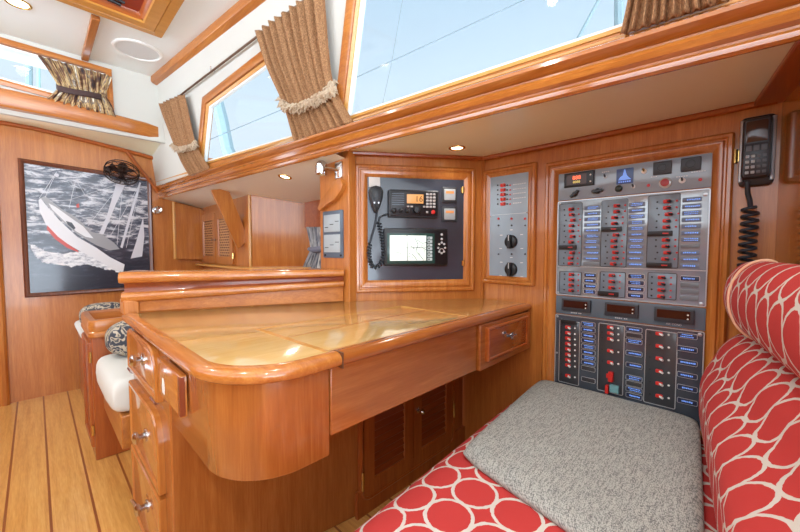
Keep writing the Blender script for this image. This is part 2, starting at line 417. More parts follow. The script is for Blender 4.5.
# inclined cabin side with two window openings
W1 = [(2.505, 1.51), (2.31, 1.835), (1.42, 1.90), (1.33, 1.49)]
W2 = [(1.20, 1.50), (1.055, 1.93), (0.0, 2.0), (-.1, 1.50)]
pieces = [[(3.4, 1.45), (3.4, 2.2), (2.31, 2.2), W1[1], W1[0], (2.505, 1.45)],
          [(2.31, 2.2), (1.42, 2.2), W1[2], W1[1]], [W1[0], W1[3], (1.33, 1.45), (2.505, 1.45)],
          [(1.42, 2.2), (1.055, 2.2), W2[1], W2[0], (1.2, 1.45), (1.33, 1.45), W1[3], W1[2]],
          [(1.055, 2.2), (0, 2.2), W2[2], W2[1]], [W2[0], W2[3], (-.1, 1.45), (1.2, 1.45)],
          [(0, 2.2), (-1.0, 2.2), (-1.0, 1.45), (-.1, 1.45), W2[3], W2[2]]]
b = MB(); nn = WN.normalized()
for p in pieces:
    n = len(p); vs = [WP(y, z) for y, z in p]+[WP(y, z)+nn*.03 for y, z in p]
    b.add(vs, [tuple(range(n)), tuple(range(2*n-1, n-1, -1))]+[(i, (i+1) % n, n+(i+1) % n, n+i) for i in range(n)])
struct(b.build('wall_right', WALLC))
def win(idx, poly, pane_label):
    # work in (−y, z) plane so the polygon is counter-clockwise seen from inside
    P2 = [(-y, z) for y, z in poly]
    area = sum(P2[i-1][0]*P2[i][1]-P2[i][0]*P2[i-1][1] for i in range(len(P2)))
    if area < 0: P2 = P2[::-1]
    def put(bb, prof, closed=True):
        vs = []; fs = []; n = len(P2)
        for d, c in prof:
            for a, z in offset(P2, d): vs.append(WP(-a, z, c))
        m_ = len(prof)
        for j in range(m_ if closed else m_-1):
            for i in range(n): vs and fs.append((j*n+i, j*n+(i+1) % n, ((j+1) % m_)*n+(i+1) % n, ((j+1) % m_)*n+i))
        if not closed: fs += [tuple(range(n-1, -1, -1)), tuple((m_-1)*n+i for i in range(n))]
        bb.add(vs, fs)
    b = MB(); put(b, [(-.045, -.002), (-.045, .016), (-.02, .022), (-.004, .016), (0, .004), (0, -.035), (-.01, -.035), (-.01, -.002)])
    w = struct(b.build('window_%d' % idx, wood('beam', 'y')))
    b = MB(); put(b, [(0, .003), (.002, .010), (.014, .004), (.014, -.02), (0, -.02)]); b.build('window_seal', wood('gold', 'y'), w)
    b = MB(); put(b, [(.014, -.004), (.014, .000), (.022, -.001), (.022, -.02), (.014, -.02)]); b.build('window_gasket', WHITE, w)
    b = MB(); put(b, [(0, -.014), (0, -.016)], False); b.build('window_pane', GLASS, w)
win(1, W1, ''); win(2, W2, '')
# long beam: cross-section (inward offset, height above beam bottom)
PROF = [(.006, .0), (.0, .0), (-.006, .006), (-.008, .016), (-.002, .024), (-.002, .030), (-.014, .036), (-.018, .050), (-.012, .062),
        (-.003, .066), (-.003, .072), (-.018, .078), (-.028, .088), (-.028, .098), (-.018, .108), (-.004, .112)]
ys = [3.36-3.9*k/44 for k in range(45)]
def bprof(y):
    xb = XB(y); tt = (3.36-y)/3.4
    r = [(xb+dx, y, 1.375+dz*.9) for dx, dz in PROF]
    return r+[(WX(y, 1.475)+.002, y, 1.478), (WX(y, 1.475)+.05, y, 1.478), (WX(y, 1.44)+.05, y, 1.432), (xb+.006, y, 1.43)]
b = MB(); b.sweep(bprof, ys); struct(b.build('trim_4', wood('beam', 'y', .14, 1), smooth=32))
b = MB()
def sprof(y): 
    return [(XB(y)-.004, y, 1.474), (XB(y)-.006, y, 1.480), (XB(y), y, 1.486), (WX(y, 1.50)-.004, y, 1.502), (WX(y, 1.50)+.03, y, 1.502), (WX(y, 1.47)+.03, y, 1.474)]
b.sweep(sprof, ys); struct(b.build('trim_5', wood('gold', 'y')))
# ceiling moulding
b = MB()
def cprof(y):
    x = .966-.1034*y
    return [(x+.03, y, 2.18), (x-.05, y, 2.18), (x-.052, y, 2.15), (x-.045, y, 2.138), (x-.012, y, 2.125), (x+.005, y, 2.122), (x+.03, y, 2.13)]
b.sweep(cprof, [3.005-3.8*k/20 for k in range(21)]); struct(b.build('trim_6', wood('beam', 'y')))
# hull side wall (nav station), chamfer, post side and salon side
b = MB(); b.box(-1.0, .08, 0, 1.42, -.03, 0, MH); struct(b.build('wall_right', wood('honey', 'z')))
b = MB(); b.box(.0, CLEN, .55, 1.42, -.03, 0, MCH); b.box(CLEN-.006, CLEN+.008, .55, 1.42, -.02, .004, MCH); struct(b.build('wall_right', wood('honey', 'z')))
b = MB(); b.box(.945, .985, 1.225, 1.445, .3, 1.42); struct(b.build('wall_right', wood('honey', 'z'), bevel=.004))
b = MB(); b.tube([MCH @ Vector((.004, .75, .006)), MCH @ Vector((.004, 1.405, .006))], .010, 8); struct(b.build('trim_7', wood('gold', 'z')))
# salon side beyond
b = MB(); b.add([(1.0, 3.34, .3), (1.0, 2.37, .3), (1.0, 2.37, 1.42), (1.0, 3.34, 1.42), (1.03, 3.34, .3), (1.03, 2.37, .3), (1.03, 2.37, 1.42), (1.03, 3.34, 1.42)],
             [(0, 1, 2, 3), (7, 6, 5, 4), (0, 4, 5, 1), (3, 2, 6, 7), (1, 5, 6, 2), (0, 3, 7, 4)])
struct(b.build('wall_right', wood('honey', 'z')))
MP = frame((1.0, 2.37, 0), Vector((.29, -.22, 0)).normalized(), (0, 0, 1), Vector((.29, -.22, 0)).normalized().cross(Vector((0, 0, 1))))
b = MB(); b.box(0, .40, .3, 1.42, -.02, 0, MP); struct(b.build('wall_right', wood('honey', 'z', .16, .8)))
b = MB(); b.tube([MP @ Vector((.005, .3, .004)), MP @ Vector((.005, 1.37, .004))], .010, 8); struct(b.build('trim_8', wood('gold', 'z')))
b = MB(); b.box(1.31, 1.34, 1.4, 2.16, .3, 1.42); struct(b.build('wall_right', wood('honey', 'z')))
b = MB(); b.box(1.27, 1.31, 1.6, 2.13, 1.12, 1.30); struct(b.build('trim_9', wood('cherry', 'x'), bevel=.003))
# soffits
def soffit(name, pts, mt, th=.02):
    b = MB(); n = len(pts); b.add([Vector(p) for p in pts]+[Vector(p)+Vector((0, 0, th)) for p in pts], [tuple(range(n)), tuple(range(2*n-1, n-1, -1))]+[(i, (i+1) % n, n+(i+1) % n, n+i) for i in range(n)])
    return struct(b.build(name, mt))
edge = [(XB(y)+.005, y) for y in [3.34-(3.34-1.25)*k/10 for k in range(11)]]
def sz(x, y): return 1.385-.2*(x-XB(y))
b = MB(); rows = [[Vector((x, y, 1.383)) for x, y in edge], [Vector((1.36, y, sz(1.36, y))) for x, y in edge]]
grid(rows).build('ceiling', mat('white_soffit_vinyl', (240, 238, 224), .3, coat=.3)); struct([o for o in COL.objects if o.name.startswith('ceiling')][-1])
soffit('ceiling', [(XB(1.25)+.005, 1.25, 1.400), (.965, 1.25, 1.402), (CR.x, CR.y+.01, 1.402), (1.48, .88, 1.402), (1.48, -.1, 1.402), (XB(-.2)+.005, -.2, 1.40)]
       + [(XB(y)+.005, y, 1.40) for y in (0, .3, .6, .9)], SOFF)
b = MB()
def cove(p0, p1, z, r=.011, nm='trim_10', tone='cherry'):
    b = MB(); b.tube([Vector((*p0, z)), Vector((*p1, z))], r, 8); return struct(b.build(nm, wood(tone, 'x')))
cove((CL.x, CL.y-.012), (CR.x-.01, CR.y-.008), 1.396); cove((CR.x-.01, CR.y-.01), (1.46, -.05), 1.396)
b = MB(); b.add([(1.47, .0, 1.388), (1.47, -.08, 1.388), (1.02, -.148, 1.388), (1.02, -.068, 1.388), (1.47, .0, 1.402), (1.47, -.08, 1.402), (1.02, -.148, 1.402), (1.02, -.068, 1.402)],
               [(0, 1, 2, 3), (7, 6, 5, 4), (0, 4, 5, 1), (1, 5, 6, 2), (2, 6, 7, 3), (3, 7, 4, 0)]); struct(b.build('trim_11', wood('cherry', 'x'), bevel=.003))
# aft bulkhead beside the seat
da = Vector((-.97, -.17, 0)).normalized(); MA = frame((1.47, -.06, 0), da, (0, 0, 1), da.cross(Vector((0, 0, 1))))
b = MB(); b.box(0, 1.0, 0, 1.45, -.03, 0, MA); struct(b.build('wall_back', wood('honey', 'z', .18, .8)))
# the other side of the cabin (seen only in reflections and as the source of daylight)
b = MB(); b.box(-1.8, -1.75, -2.2, 3.4, 0, 1.24)
b.box(-1.8, -1.75, -2.2, 3.4, 2.02, 2.2)
for y in (-1.1, .52, 2.3): b.box(-1.8, -1.75, y-.10, y+.10, 1.24, 2.02)
struct(b.build('wall_left', wood('honey', 'y')))

# ------------------------------------------------------------------ ceiling hatch
hc = HZ(162, 40, 2.14)
h = thing('ceiling_hatch', (.1, 1.9, 2.18), 'square wooden hatch surround with red interior in the ceiling, at the upper left', 'hatch')
Mc = frame((0, 0, 2.18), (1, 0, 0), (0, -1, 0), (0, 0, -1))
ox0, ox1, oy0, oy1 = -.25, hc.x, -hc.y, -1.55
b = MB(); b.ring(rrect(ox0, ox1, oy0, oy1, .006, 2), [(0, 0), (0, .028), (.004, .034), (.045, .036), (.047, .030), (.049, .036), (.100, .036), (.106, .03), (.106, -.0), (.05, -.0)], Mc)
b.build('hatch_frame', wood('hatch', 'x'), h)
b = MB(); b.ring(rrect(ox0+.106, ox1-.106, oy0+.106, oy1-.106, .03), [(0, .03), (.012, .02), (.02, -.0), (0, -.0)], Mc)
b.build('hatch_coaming', wood('cherry', 'x'), h)
b = MB(); b.loft(rrect(ox0+.115, ox1-.115, oy0+.115, oy1-.115, .03), [(0, .0005), (0, .004)], Mc); b.build('hatch_lid', mat('dark_red_hatch_lid', (150, 48, 26), .3, coat=.4), h)
b = MB(); b.tube([Mc @ Vector((ox1-.32, oy0+.16, .012)), Mc @ Vector((ox1-.20, oy0+.15, .016))], .008, 8); b.tube([Mc @ Vector((ox1-.31, oy0+.19, .012)), Mc @ Vector((ox1-.19, oy0+.18, .016))], .006, 8)
b.build('latch', BLACK, h)
# batten between hatch and front wall
p0 = HZ(88, 14, 2.17); p1 = HZ(84, 56, 2.17)
b = MB(); b.box(p0.x+.012, p0.x+.048, 2.43, 3.005, 2.155, 2.18)
tag(b.build('ceiling_batten', wood('beam', 'y'), bevel=.005), 'short varnished wooden batten on the ceiling between hatch and forward window', 'batten')
# round ceiling speaker
sp = HZ(138, 51, 2.175)
Ms = frame((sp.x, sp.y, 2.18), (1, 0, 0), (0, -1, 0), (0, 0, -1))
t = thing('ceiling_speaker', (sp.x, sp.y, 2.18), 'round white speaker grille flush on the cream ceiling', 'speaker')
b = MB(); b.ring(circ(0, 0, .125, 40), [(0, 0), (.002, .008), (.010, .011), (.018, .008), (.018, 0)], Ms); b.build('rim', WHITE, t)
b = MB(); b.lathe([(.108, .0), (.108, .004), (.06, .006), (0, .0065)], Ms, 40); b.build('grille', mat('speaker_grille_cloth', (214, 216, 214), .7), t)
# recessed lights
def downlight(loc, M, r, label, power, rim=BRASS):
    t = thing('recessed_light', loc, label, 'light', 'recessed ceiling lights')
    b = MB(); b.ring(circ(0, 0, r, 28), [(0, 0), (.001, .003), (.006, .005), (.012, .002), (.012, -.012), (0, -.012)], M); b.build('rim', rim, t)
    b = MB(); b.lathe([(r-.012, -.001), (r-.012, .0006), (0, .001)], M, 24); b.build('lens', LAMPM, t)
    l = bpy.data.lights.new('lamp', 'SPOT'); l.energy = power; l.color = (1, .96, .92); l.spot_size = math.radians(150); l.spot_blend = .8; l.shadow_soft_size = .03
    o = bpy.data.objects.new('lamp', l); COL.objects.link(o); o.parent = t
    q = M.to_3x3() @ Vector((0, 0, 1)); o.matrix_local = Matrix.Translation(q*.02) @ q.to_track_quat('-Z', 'Y').to_matrix().to_4x4()
    return t
def Mdown(p, tilt=0): return frame(p, (math.cos(tilt), 0, -math.sin(tilt)), (0, -1, 0), (-math.sin(tilt), 0, -math.cos(tilt)))
p = HZ(18, 4, 2.175); downlight(p, Mdown((p.x, p.y, 2.18)), .05, 'brass-rimmed recessed light in the cabin ceiling at upper left', 5)
p = HZ(457, 148, 1.40); downlight((p.x, p.y, 1.401), Mdown((p.x, p.y, 1.401)), .036, 'round recessed light above the chart table', 2.2)
p = HZ(285, 181, 1.34); zz = sz(p.x, p.y)
downlight((p.x, p.y, zz), Mdown((p.x, p.y, zz-.0005), math.atan(.2)), .036, 'recessed light in the white soffit above the far salon shelf', 2.2)

# ------------------------------------------------------------------ cane locker, cupboard, braces on the salon side
t = thing('cupboard', (.88, 3.3, .9), 'plain wooden cupboard box on the forward bulkhead, right of the framed yacht photo', 'cupboard')
b = MB(); b.add([(.785, 3.318, .9), (.785, 3.25, .9), (1.0, 3.25, .89), (1.0, 3.318, .89), (.785, 3.318, 1.352), (.785, 3.25, 1.352), (1.0, 3.25, 1.30), (1.0, 3.318, 1.30)],
               [(0, 1, 2, 3), (7, 6, 5, 4), (0, 4, 5, 1), (1, 5, 6, 2), (2, 6, 7, 3), (3, 7, 4, 0)]); b.build('door', wood('beam', 'z'), t, bevel=.003)
b = MB(); b.tube([(.777, 3.25, .9), (.777, 3.25, 1.35)], .010, 8); b.build('corner_strip', wood('gold', 'z'), t)
# cane-fronted locker on plane X = 1.0 ; a = -Y
ML = frame((1.0, 0, 0), (0, -1, 0), (0, 0, 1), (-1, 0, 0))
t = thing('cane_locker', (1.0, 2.95, .87), 'small two-door locker with woven cane panels on the far salon side', 'locker')
b = MB(); b.ring(rrect(-3.30, -2.60, .855, 1.275, .03), [(0, 0), (0, .006), (.014, .008), (.014, 0)], ML); b.build('frame', wood('honey', 'z'), t)
CANE = mat('woven_cane', (110, 66, 38), .7); nt = CANE.node_tree
ck = nt.nodes.new('ShaderNodeTexBrick'); ck.inputs['Scale'].default_value = 13; ck.inputs['Color1'].default_value = lin((96, 52, 28)); ck.inputs['Color2'].default_value = lin((130, 78, 44)); ck.inputs['Mortar'].default_value = lin((196, 146, 98)); ck.inputs['Mortar Size'].default_value = .05
vv = coords(nt, 'Object', (1, 1, 1), rot=(0, PI/2, 0)); nt.links.new(coords(nt, 'UV', (1, 1, 1)), ck.inputs['Vector']); nt.links.new(ck.outputs['Color'], nt.nodes['Principled BSDF'].inputs['Base Color'])
for a0, a1 in ((-3.285, -2.955), (-2.945, -2.615)):
    b = MB(); b.ring(rrect(a0, a1, .868, 1.262, .02), [(0, .002), (0, .020), (.055, .020), (.058, .012), (.058, .002)], ML); d = b.build('door', wood('beam', 'z'), t)
    b = MB(); b.box(a0+.05, a1-.05, .918, 1.212, .004, .011, ML); b.build('cane_panel', CANE, d, uvf=lambda v: (v.y*1.0, v.z*1.0))
    kx = a1-.028 if a0 < -3 else a0+.028
    b = MB(); b.lathe([(.004, .02), (.004, .028), (.010, .032), (.010, .038), (.004, .041)], ML @ Matrix.Translation((kx, 1.05, 0)), 12); b.build('knob', STEEL, d)
def hinge(M, a, b0, b1, parent, c=.0):
    b = MB(); b.tube([M @ Vector((a, b0, c)), M @ Vector((a, b1, c))], .005, 8); b.box(a-.008, a+.008, b0+.004, b1-.004, c-.004, c-.0005, M); b.build('hinge', BRASS, parent)
hinge(ML, -3.292, .94, .98, t, .02); hinge(ML, -2.606, .91, .95, t, .02); hinge(ML, -3.292, 1.16, 1.20, t, .02)
# brace
q = [HY(*p_, 2.45) for p_ in ((211, 190), (228, 188), (249, 240), (238, 249))]
b = MB(); n = 4; vs = q+[v+Vector((.012, .05, .0)) for v in q]; b.add(vs, [(0, 1, 2, 3), (7, 6, 5, 4)]+[(i, (i+1) % 4, 4+(i+1) % 4, 4+i) for i in range(4)])
tag(b.build('wooden_brace', wood('honey', 'z'), bevel=.003), 'slanted wooden brace running down from the long beam beside the cane locker', 'brace')
# salon side ledge (below brace, behind the rail)
b = MB(); b.add([(.93, 3.28, .845), (.93, 2.30, .845), (1.16, 2.10, .845), (1.3, 2.0, .845), (1.33, 2.2, .845), (1.0, 2.37, .845), (1.0, 3.3, .845)]+[(.93, 3.28, .86), (.93, 2.30, .86), (1.16, 2.10, .86), (1.3, 2.0, .86), (1.33, 2.2, .86), (1.0, 2.37, .86), (1.0, 3.3, .86)],
               [tuple(range(7)), tuple(range(13, 6, -1))]+[(i, (i+1) % 7, 7+(i+1) % 7, 7+i) for i in range(7)])
struct(b.build('trim_12', wood('gold', 'y'), bevel=.003))

# ------------------------------------------------------------------ post: reading lamp, corbel, instrument plate
MPp = frame((.945, 0, 0), (0, -1, 0), (0, 0, 1), (-1, 0, 0))
b = MB(); pr_ = [HX(x, y, .945) for x, y in ((337, 182), (344, 179.4), (346.4, 185), (345, 191), (338, 200.5), (330, 205), (323.3, 211), (321.2, 208.8), (324.7, 200.5), (332, 191), (335.8, 185))]
pp = [(-v.y, v.z) for v in pr_]; 
if sum(pp[i-1][0]*pp[i][1]-pp[i][0]*pp[i-1][1] for i in range(len(pp))) < 0: pp = pp[::-1]
b.plate(pp, 0, .022, MPp, .002)
tag(b.build('curved_corbel', wood('honey', 'z')), 'small curved wooden corbel fixed to the post under the chrome reading light', 'corbel')
t = thing('reading_light', (.945, 1.29, 1.33), 'chrome swivel reading light on the post above the curved corbel', 'reading light')
b = MB(); b.plate(rrect(-1.315, -1.265, 1.29, 1.36, .006), 0, .008, MPp, .002); b.build('mount_plate', STEEL, t)
b = MB(); b.tube([(.94, 1.29, 1.325), (.922, 1.31, 1.33), HX(321, 168, .905)], .007, 8); b.build('arm', STEEL, t)
q = Vector((.05, -.05, 1)).normalized(); R = q.to_track_quat('Z', 'Y').to_matrix().to_4x4(); hq = HX(321, 174, .905); R.translation = hq-q*.028*0
b = MB(); b.lathe([(.002, .008), (.020, .004), (.024, -.002), (.0255, .004), (.0255, .036), (.022, .050), (.012, .058), (.002, .060)], R, 24); b.build('lamp_shade', STEEL, t)
t = thing('instrument_plate', (.945, 1.335, 1.045), 'small grey double instrument plate with white displays on the post', 'instrument plate')
b = MB(); b.plate(rrect(-1.415, -1.262, .94, 1.152, .006), 0, .006, MPp, .002); b.build('plate', mat('blue_grey_plate', (96, 110, 126), .35, .3), t)
for z0, z1 in ((.965, 1.045), (1.057, 1.135)):
    b = MB(); b.plate(rrect(-1.402, -1.280, z0, z1, .003), .006, .009, MPp, .001); d = b.build('display', bpy.data.materials.get('dial_grey') or mat('dial_grey', (170, 182, 188), .4), t)
    for k in range(3):
        b = MB(); b.box(-1.394+k*.04, -1.366+k*.04, z0+.02+k*.012, z0+.023+k*.012, .009, .0096, MPp); b.build('printed_mark', CHAR, d)
for a in (-1.275, -1.395):
    b = MB(); b.lathe([(.005, .006), (.005, .010), (.002, .011)], MPp @ Matrix.Translation((a, .952, 0)), 10); b.build('button', BLACK, t)
# far striped curtain
def curtain(name, rowsLR, n_pleat, amp, nrm, mt, parent=None, cols=90, uvw=.3, phase=0):
    nrm = Vector(nrm).normalized(); rows = []; uvs = []; H = len(rowsLR)
    # resample rows smoothly
    R = []
    for j in range(H-1):
        for k in range(6): 
            s = k/6; R.append((rowsLR[j][0].lerp(rowsLR[j+1][0], s), rowsLR[j][1].lerp(rowsLR[j+1][1], s), rowsLR[j][2]*(1-s)+rowsLR[j+1][2]*s))
    R.append(rowsLR[-1])
    for it in range(6):
        Q = [R[0]]
        for j in range(1, len(R)-1): Q.append(tuple((R[j-1][c]+R[j][c]*2+R[j+1][c])/4 for c in range(3)))
        Q.append(R[-1]); 
        R = Q
    for j, (L_, R_, am) in enumerate(R):
        row = []; uvr = []
        for i in range(cols+1):
            s = i/cols; w = 2*PI*n_pleat*s+phase+.5*math.sin(s*17)
            d = math.sin(w)*am + .25*am*math.sin(w*2.3+j*.05)
            row.append(L_.lerp(R_, s)+nrm*(d+amp)); uvr.append((s*uvw, j/len(R)*uvw))
        rows.append(row); uvs.append(uvr)
    o = grid(rows, uvs).build(name, mt, parent, smooth=180)
    sm = o.modifiers.new('solid', 'SOLIDIFY'); sm.thickness = .002
    return o
c5 = thing('window_curtain', (1.27, 2.0, 1.12), 'grey striped curtain gathered at a small far port behind the salon rail', 'curtain')
qq = [(HX(308, 227, 1.27), HX(328, 227, 1.27), .008), (HX(311, 242, 1.27), HX(328, 242, 1.27), .006), (HX(312, 249, 1.26), HX(328, 249, 1.26), .004), (HX(308, 258, 1.265), HX(328, 258, 1.265), .007), (HX(303, 270, 1.27), HX(328, 270, 1.27), .010)]
curtain('fabric', qq, 5, .006, (-1, 0, 0), STRC, c5, 50, .3)
b = MB(); b.tube([HX(309, 249, 1.245), HX(314, 250, 1.24), HX(322, 249, 1.24), HX(328, 249, 1.245)], [.012, .02, .018, .012], 8); b.build('tie_band', mat('grey_tie', (120, 124, 140), .9), c5)

# ------------------------------------------------------------------ curtains on the hull side windows
nin = -WN.normalized()
def tie(pts, r, parent, mt=FRIN, name='tie_band'):
    b = MB(); rng = random.Random(3); 
    pts = [Vector(p) for p in pts]; dense = []
    for i in range(len(pts)-1):
        for k in range(8): dense.append(pts[i].lerp(pts[i+1], k/8))
    dense.append(pts[-1])
    b.tube(dense, [r*(.5+.4*rng.random()) for _ in dense], 9)
    for p_ in dense:
        for k in range(10):
            d = Vector((rng.uniform(-1, 1), rng.uniform(-1, 1), rng.uniform(-1, 1))).normalized(); b.tube([p_, p_+d*r*1.2, p_+(d+Vector((rng.uniform(-.5, .5), rng.uniform(-.5, .5), -.5)))*r*1.5], [.005, .004, .002], 4)
    return b.build(name, mt, parent, smooth=60)
def HWo(x, y, o=.042): return hit(x, y, WN, WD-o*WN.length)
c1 = thing('window_curtain', HWo(310, 100), 'large brown gathered curtain tied back between the two big side windows', 'curtain')
r1 = [(HWo(257, 32), HWo(322, -13), .016), (HWo(268, 70), HWo(326, 40), .012), (HWo(284, 104), HWo(331, 84), .007), (HWo(290, 125), HWo(341, 103), .010), (HWo(295, 143), HWo(352, 122), .011)]
curtain('fabric', r1, 9, 0, nin, CURT, c1, 150)
tie([HWo(281, 100, .03), HWo(286, 107, .06), HWo(300, 107, .07), HWo(316, 99, .07), HWo(330, 90, .06), HWo(333, 84, .03)], .014, c1)
c2 = thing('window_curtain', HWo(185, 140), 'narrow brown curtain tied back at the forward end of the side window', 'curtain')
r2 = [(HWo(160, 104), HWo(183, 94), .012), (HWo(166, 122), HWo(188, 116), .011), (HWo(175, 147), HWo(194, 143), .006), (HWo(182, 163), HWo(201, 157), .009), (HWo(190, 176), HWo(209, 169), .010)]
curtain('fabric', r2, 6, 0, nin, CURT, c2, 90)
tie([HWo(173, 145, .03), HWo(177, 149, .06), HWo(185, 148, .07), HWo(193, 146, .06), HWo(196, 142, .03)], .012, c2)
c3 = thing('window_curtain', HWo(675, 20), 'brown ribbed curtain standing on the sill at upper right', 'curtain')
r3 = [(HWo(634, -40), HWo(716, -60), .010), (HWo(627, 5), HWo(722, -25), .011), (HWo(620, 35), HWo(730, -1), .010)]
curtain('fabric', r3, 10, 0, nin, CURT, c3, 150)
# curtain rod with bracket
r0 = HWo(182, 94, .02); r_1 = HWo(258, 36, .02)
t = thing('curtain_rod', r0, 'slim metal curtain rod above the forward side window', 'curtain rod')
b = MB(); dirn = (r_1-r0).normalized(); b.tube([r0-dirn*.35, r_1+dirn*.9], .006, 10); b.build('rod', mat('bronze_rod', (120, 96, 76), .3, .8), t)
b = MB(); q = HWo(211, 70, .02); b.tube([q+Vector((.02, 0, 0)), q, q+Vector((0, 0, .02))], .005, 6); b.build('bracket', STEEL, t)
# forward window curtain
def HF(x, y, o=.03): return HY(x, y, 3.01-o)
c4 = thing('window_curtain', HF(80, 85), 'dark patterned curtain pinched at the waist across the forward window', 'curtain')
r4 = [(HF(38, 56), HF(112, 77), .008), (HF(48, 70), HF(110, 84), .008), (HF(57, 84), HF(106, 93), .005), (HF(58, 89), HF(106, 97), .005), (HF(50, 97), HF(112, 105), .008), (HF(44, 101), HF(116, 117), .010)]
curtain('fabric', r4, 9, .008, (0, -1, 0), PATC, c4, 110, .55)
b = MB(); pts = [HF(56, 86, .03), HF(58, 88, .055), HF(70, 91, .058), (HF(88, 94, .058)), HF(101, 97, .055), HF(102, 96, .03)]
rows = [[p_+Vector((0, 0, z)) for p_ in pts] for z in (-.017, -.008, .008, .017)]
o = grid(rows).build('tie_band', mat('dark_tie_fabric', (70, 52, 50), .85), c4, smooth=180); sm = o.modifiers.new('s', 'SOLIDIFY'); sm.thickness = .004

# ------------------------------------------------------------------ framed yacht photograph
t = thing('framed_picture', (.28, 3.32, .67), 'large framed photograph of a white sailing yacht at sea on the forward bulkhead', 'picture')
PICO = [(-.062, .672), (.66, .672), (.635, 1.52), (-.042, 1.553)]
PICO = [(-.055, .668), (.645, .668), (.645, 1.525), (-.055, 1.553)]
b = MB(); b.ring(PICO, [(0, .001), (0, .018), (.008, .026), (.020, .022), (.026, .014), (.026, .001)], MB_); b.build('frame', wood('burl', 'z'), t)
SEA = mat('printed_sea', (60, 66, 80), .25, coat=.6); nt = SEA.node_tree
v = coords(nt, 'UV', (1, 1, 1)); sp_ = nt.nodes.new('ShaderNodeSeparateXYZ'); nt.links.new(v, sp_.inputs[0])
g = noise_(nt, coords(nt, 'UV', (1, 3.2, 1), rot=(0, 0, -.25)), 9, 8, .72, .5); g2 = noise_(nt, coords(nt, 'UV', (1, 2, 1)), 3, 3)
mr = nt.nodes.new('ShaderNodeMapRange'); mr.inputs[1].default_value = .10; mr.inputs[2].default_value = .42; mr.inputs[3].default_value = -.17; mr.inputs[4].default_value = .03; nt.links.new(sp_.outputs[1], mr.inputs[0])
f = math_(nt, 'ADD', math_(nt, 'ADD', math_(nt, 'MULTIPLY', g, .85), math_(nt, 'MULTIPLY', g2, .15)), mr.outputs[0])
nt.links.new(ramp(nt, f, [(.36, (38, 44, 58)), (.48, (58, 64, 80)), (.54, (104, 110, 124)), (.60, (206, 208, 214))]), nt.nodes['Principled BSDF'].inputs['Base Color'])
pin = offset(PICO, .024)
b = MB(); b.loft(pin, [(0, .004), (0, .008)], MB_); pr0 = b.build('print', SEA, t, uvf=lambda v: (v.x+.05, v.z-.69))
def pic(x, y): p_ = HY(x, y, 3.31); return (p_.x, p_.z)
def pshape(name, pts, mt, c, parent=pr0):
    P_ = [pic(*q_) for q_ in pts]
    if sum(P_[i-1][0]*P_[i][1]-P_[i][0]*P_[i-1][1] for i in range(len(P_))) < 0: P_ = P_[::-1]
    from mathutils.geometry import tessellate_polygon
    tr = tessellate_polygon([[Vector((x, y, 0)) for x, y in P_]]); b = MB(); b.add([MB_ @ Vector((x, y, c)) for x, y in P_], [tuple(q) for q in tr]); b.loft(P_, [(0, .008), (0, c)], MB_, False, False); return b.build(name, mt, parent)
FOAM = mat('printed_foam', (222, 226, 230), .3); nt = FOAM.node_tree
g = noise_(nt, coords(nt, 'Object', (1, 1, 2)), 26, 6, .7); nt.links.new(ramp(nt, g, [(.38, (126, 134, 150)), (.48, (206, 210, 216)), (.6, (236, 238, 240))]), nt.nodes['Principled BSDF'].inputs['Base Color'])
HULL = mat('printed_white_hull', (222, 224, 228), .25); DECK = mat('printed_grey_deck', (150, 152, 156), .25); DKW = mat('printed_dark_windows', (40, 44, 54), .25)
STR = mat('printed_red_stripe', (196, 70, 60), .25); SAIL = mat('printed_sail', (206, 208, 216), .25)
def zz_(s): return s/3.669
def pt(x, y): return (20+zz_(x), 155+zz_(y))           # coordinates measured on the print
rg = random.Random(8)
def rag(pts, k=5, a=2.0):
    out = []
    for i in range(len(pts)):
        p_, q_ = pts[i], pts[(i+1) % len(pts)]
        for s in range(k): u = s/k; out.append((p_[0]*(1-u)+q_[0]*u+rg.uniform(-a, a), p_[1]*(1-u)+q_[1]*u+rg.uniform(-a, a)))
    return [pt(*q_) for q_ in out]
pshape('printed_foam', rag([(34, 326), (70, 338), (95, 352), (150, 362), (220, 352), (290, 366), (340, 392), (372, 420), (366, 436), (340, 424), (300, 416), (250, 402), (190, 410), (130, 400), (80, 392), (50, 366)], 6, 3), FOAM, .0088)
pshape('printed_hull', [pt(*q_) for q_ in ((68, 165), (76, 158), (100, 190), (150, 245), (210, 300), (280, 340), (330, 375), (384, 402), (378, 432), (330, 412), (290, 388), (215, 350), (140, 305), (95, 255), (72, 205))], HULL, .0094)
pshape('printed_stripe', [pt(*q_) for q_ in ((100, 258), (140, 300), (180, 330), (212, 350), (216, 358), (172, 340), (128, 308), (98, 272))], STR, .0100)
pshape('printed_deck', [pt(*q_) for q_ in ((76, 158), (92, 150), (150, 196), (210, 232), (262, 282), (300, 290), (345, 322), (366, 345), (330, 350), (282, 332), (212, 292), (150, 238), (104, 190))], DECK, .0100)
pshape('printed_cabin', [pt(*q_) for q_ in ((104, 176), (130, 190), (186, 230), (232, 262), (270, 306), (240, 300), (206, 280), (160, 240), (118, 200))], HULL, .0104)
pshape('printed_cabin_windows', [pt(*q_) for q_ in ((168, 242), (190, 248), (204, 268), (198, 274), (176, 256))], DKW, .0108)
pshape('printed_sail', [pt(*q_) for q_ in ((352, 108), (378, 96), (384, 112), (352, 180), (306, 292), (290, 288), (318, 226))], SAIL, .0104)
pshape('printed_mast', [pt(*q_) for q_ in ((438, 100), (444, 102), (414, 210), (376, 342), (368, 338), (404, 210))], SAIL, .0104)
pshape('printed_sail', [pt(*q_) for q_ in ((452, 228), (456, 300), (448, 372), (406, 380), (426, 320))], SAIL, .0104)
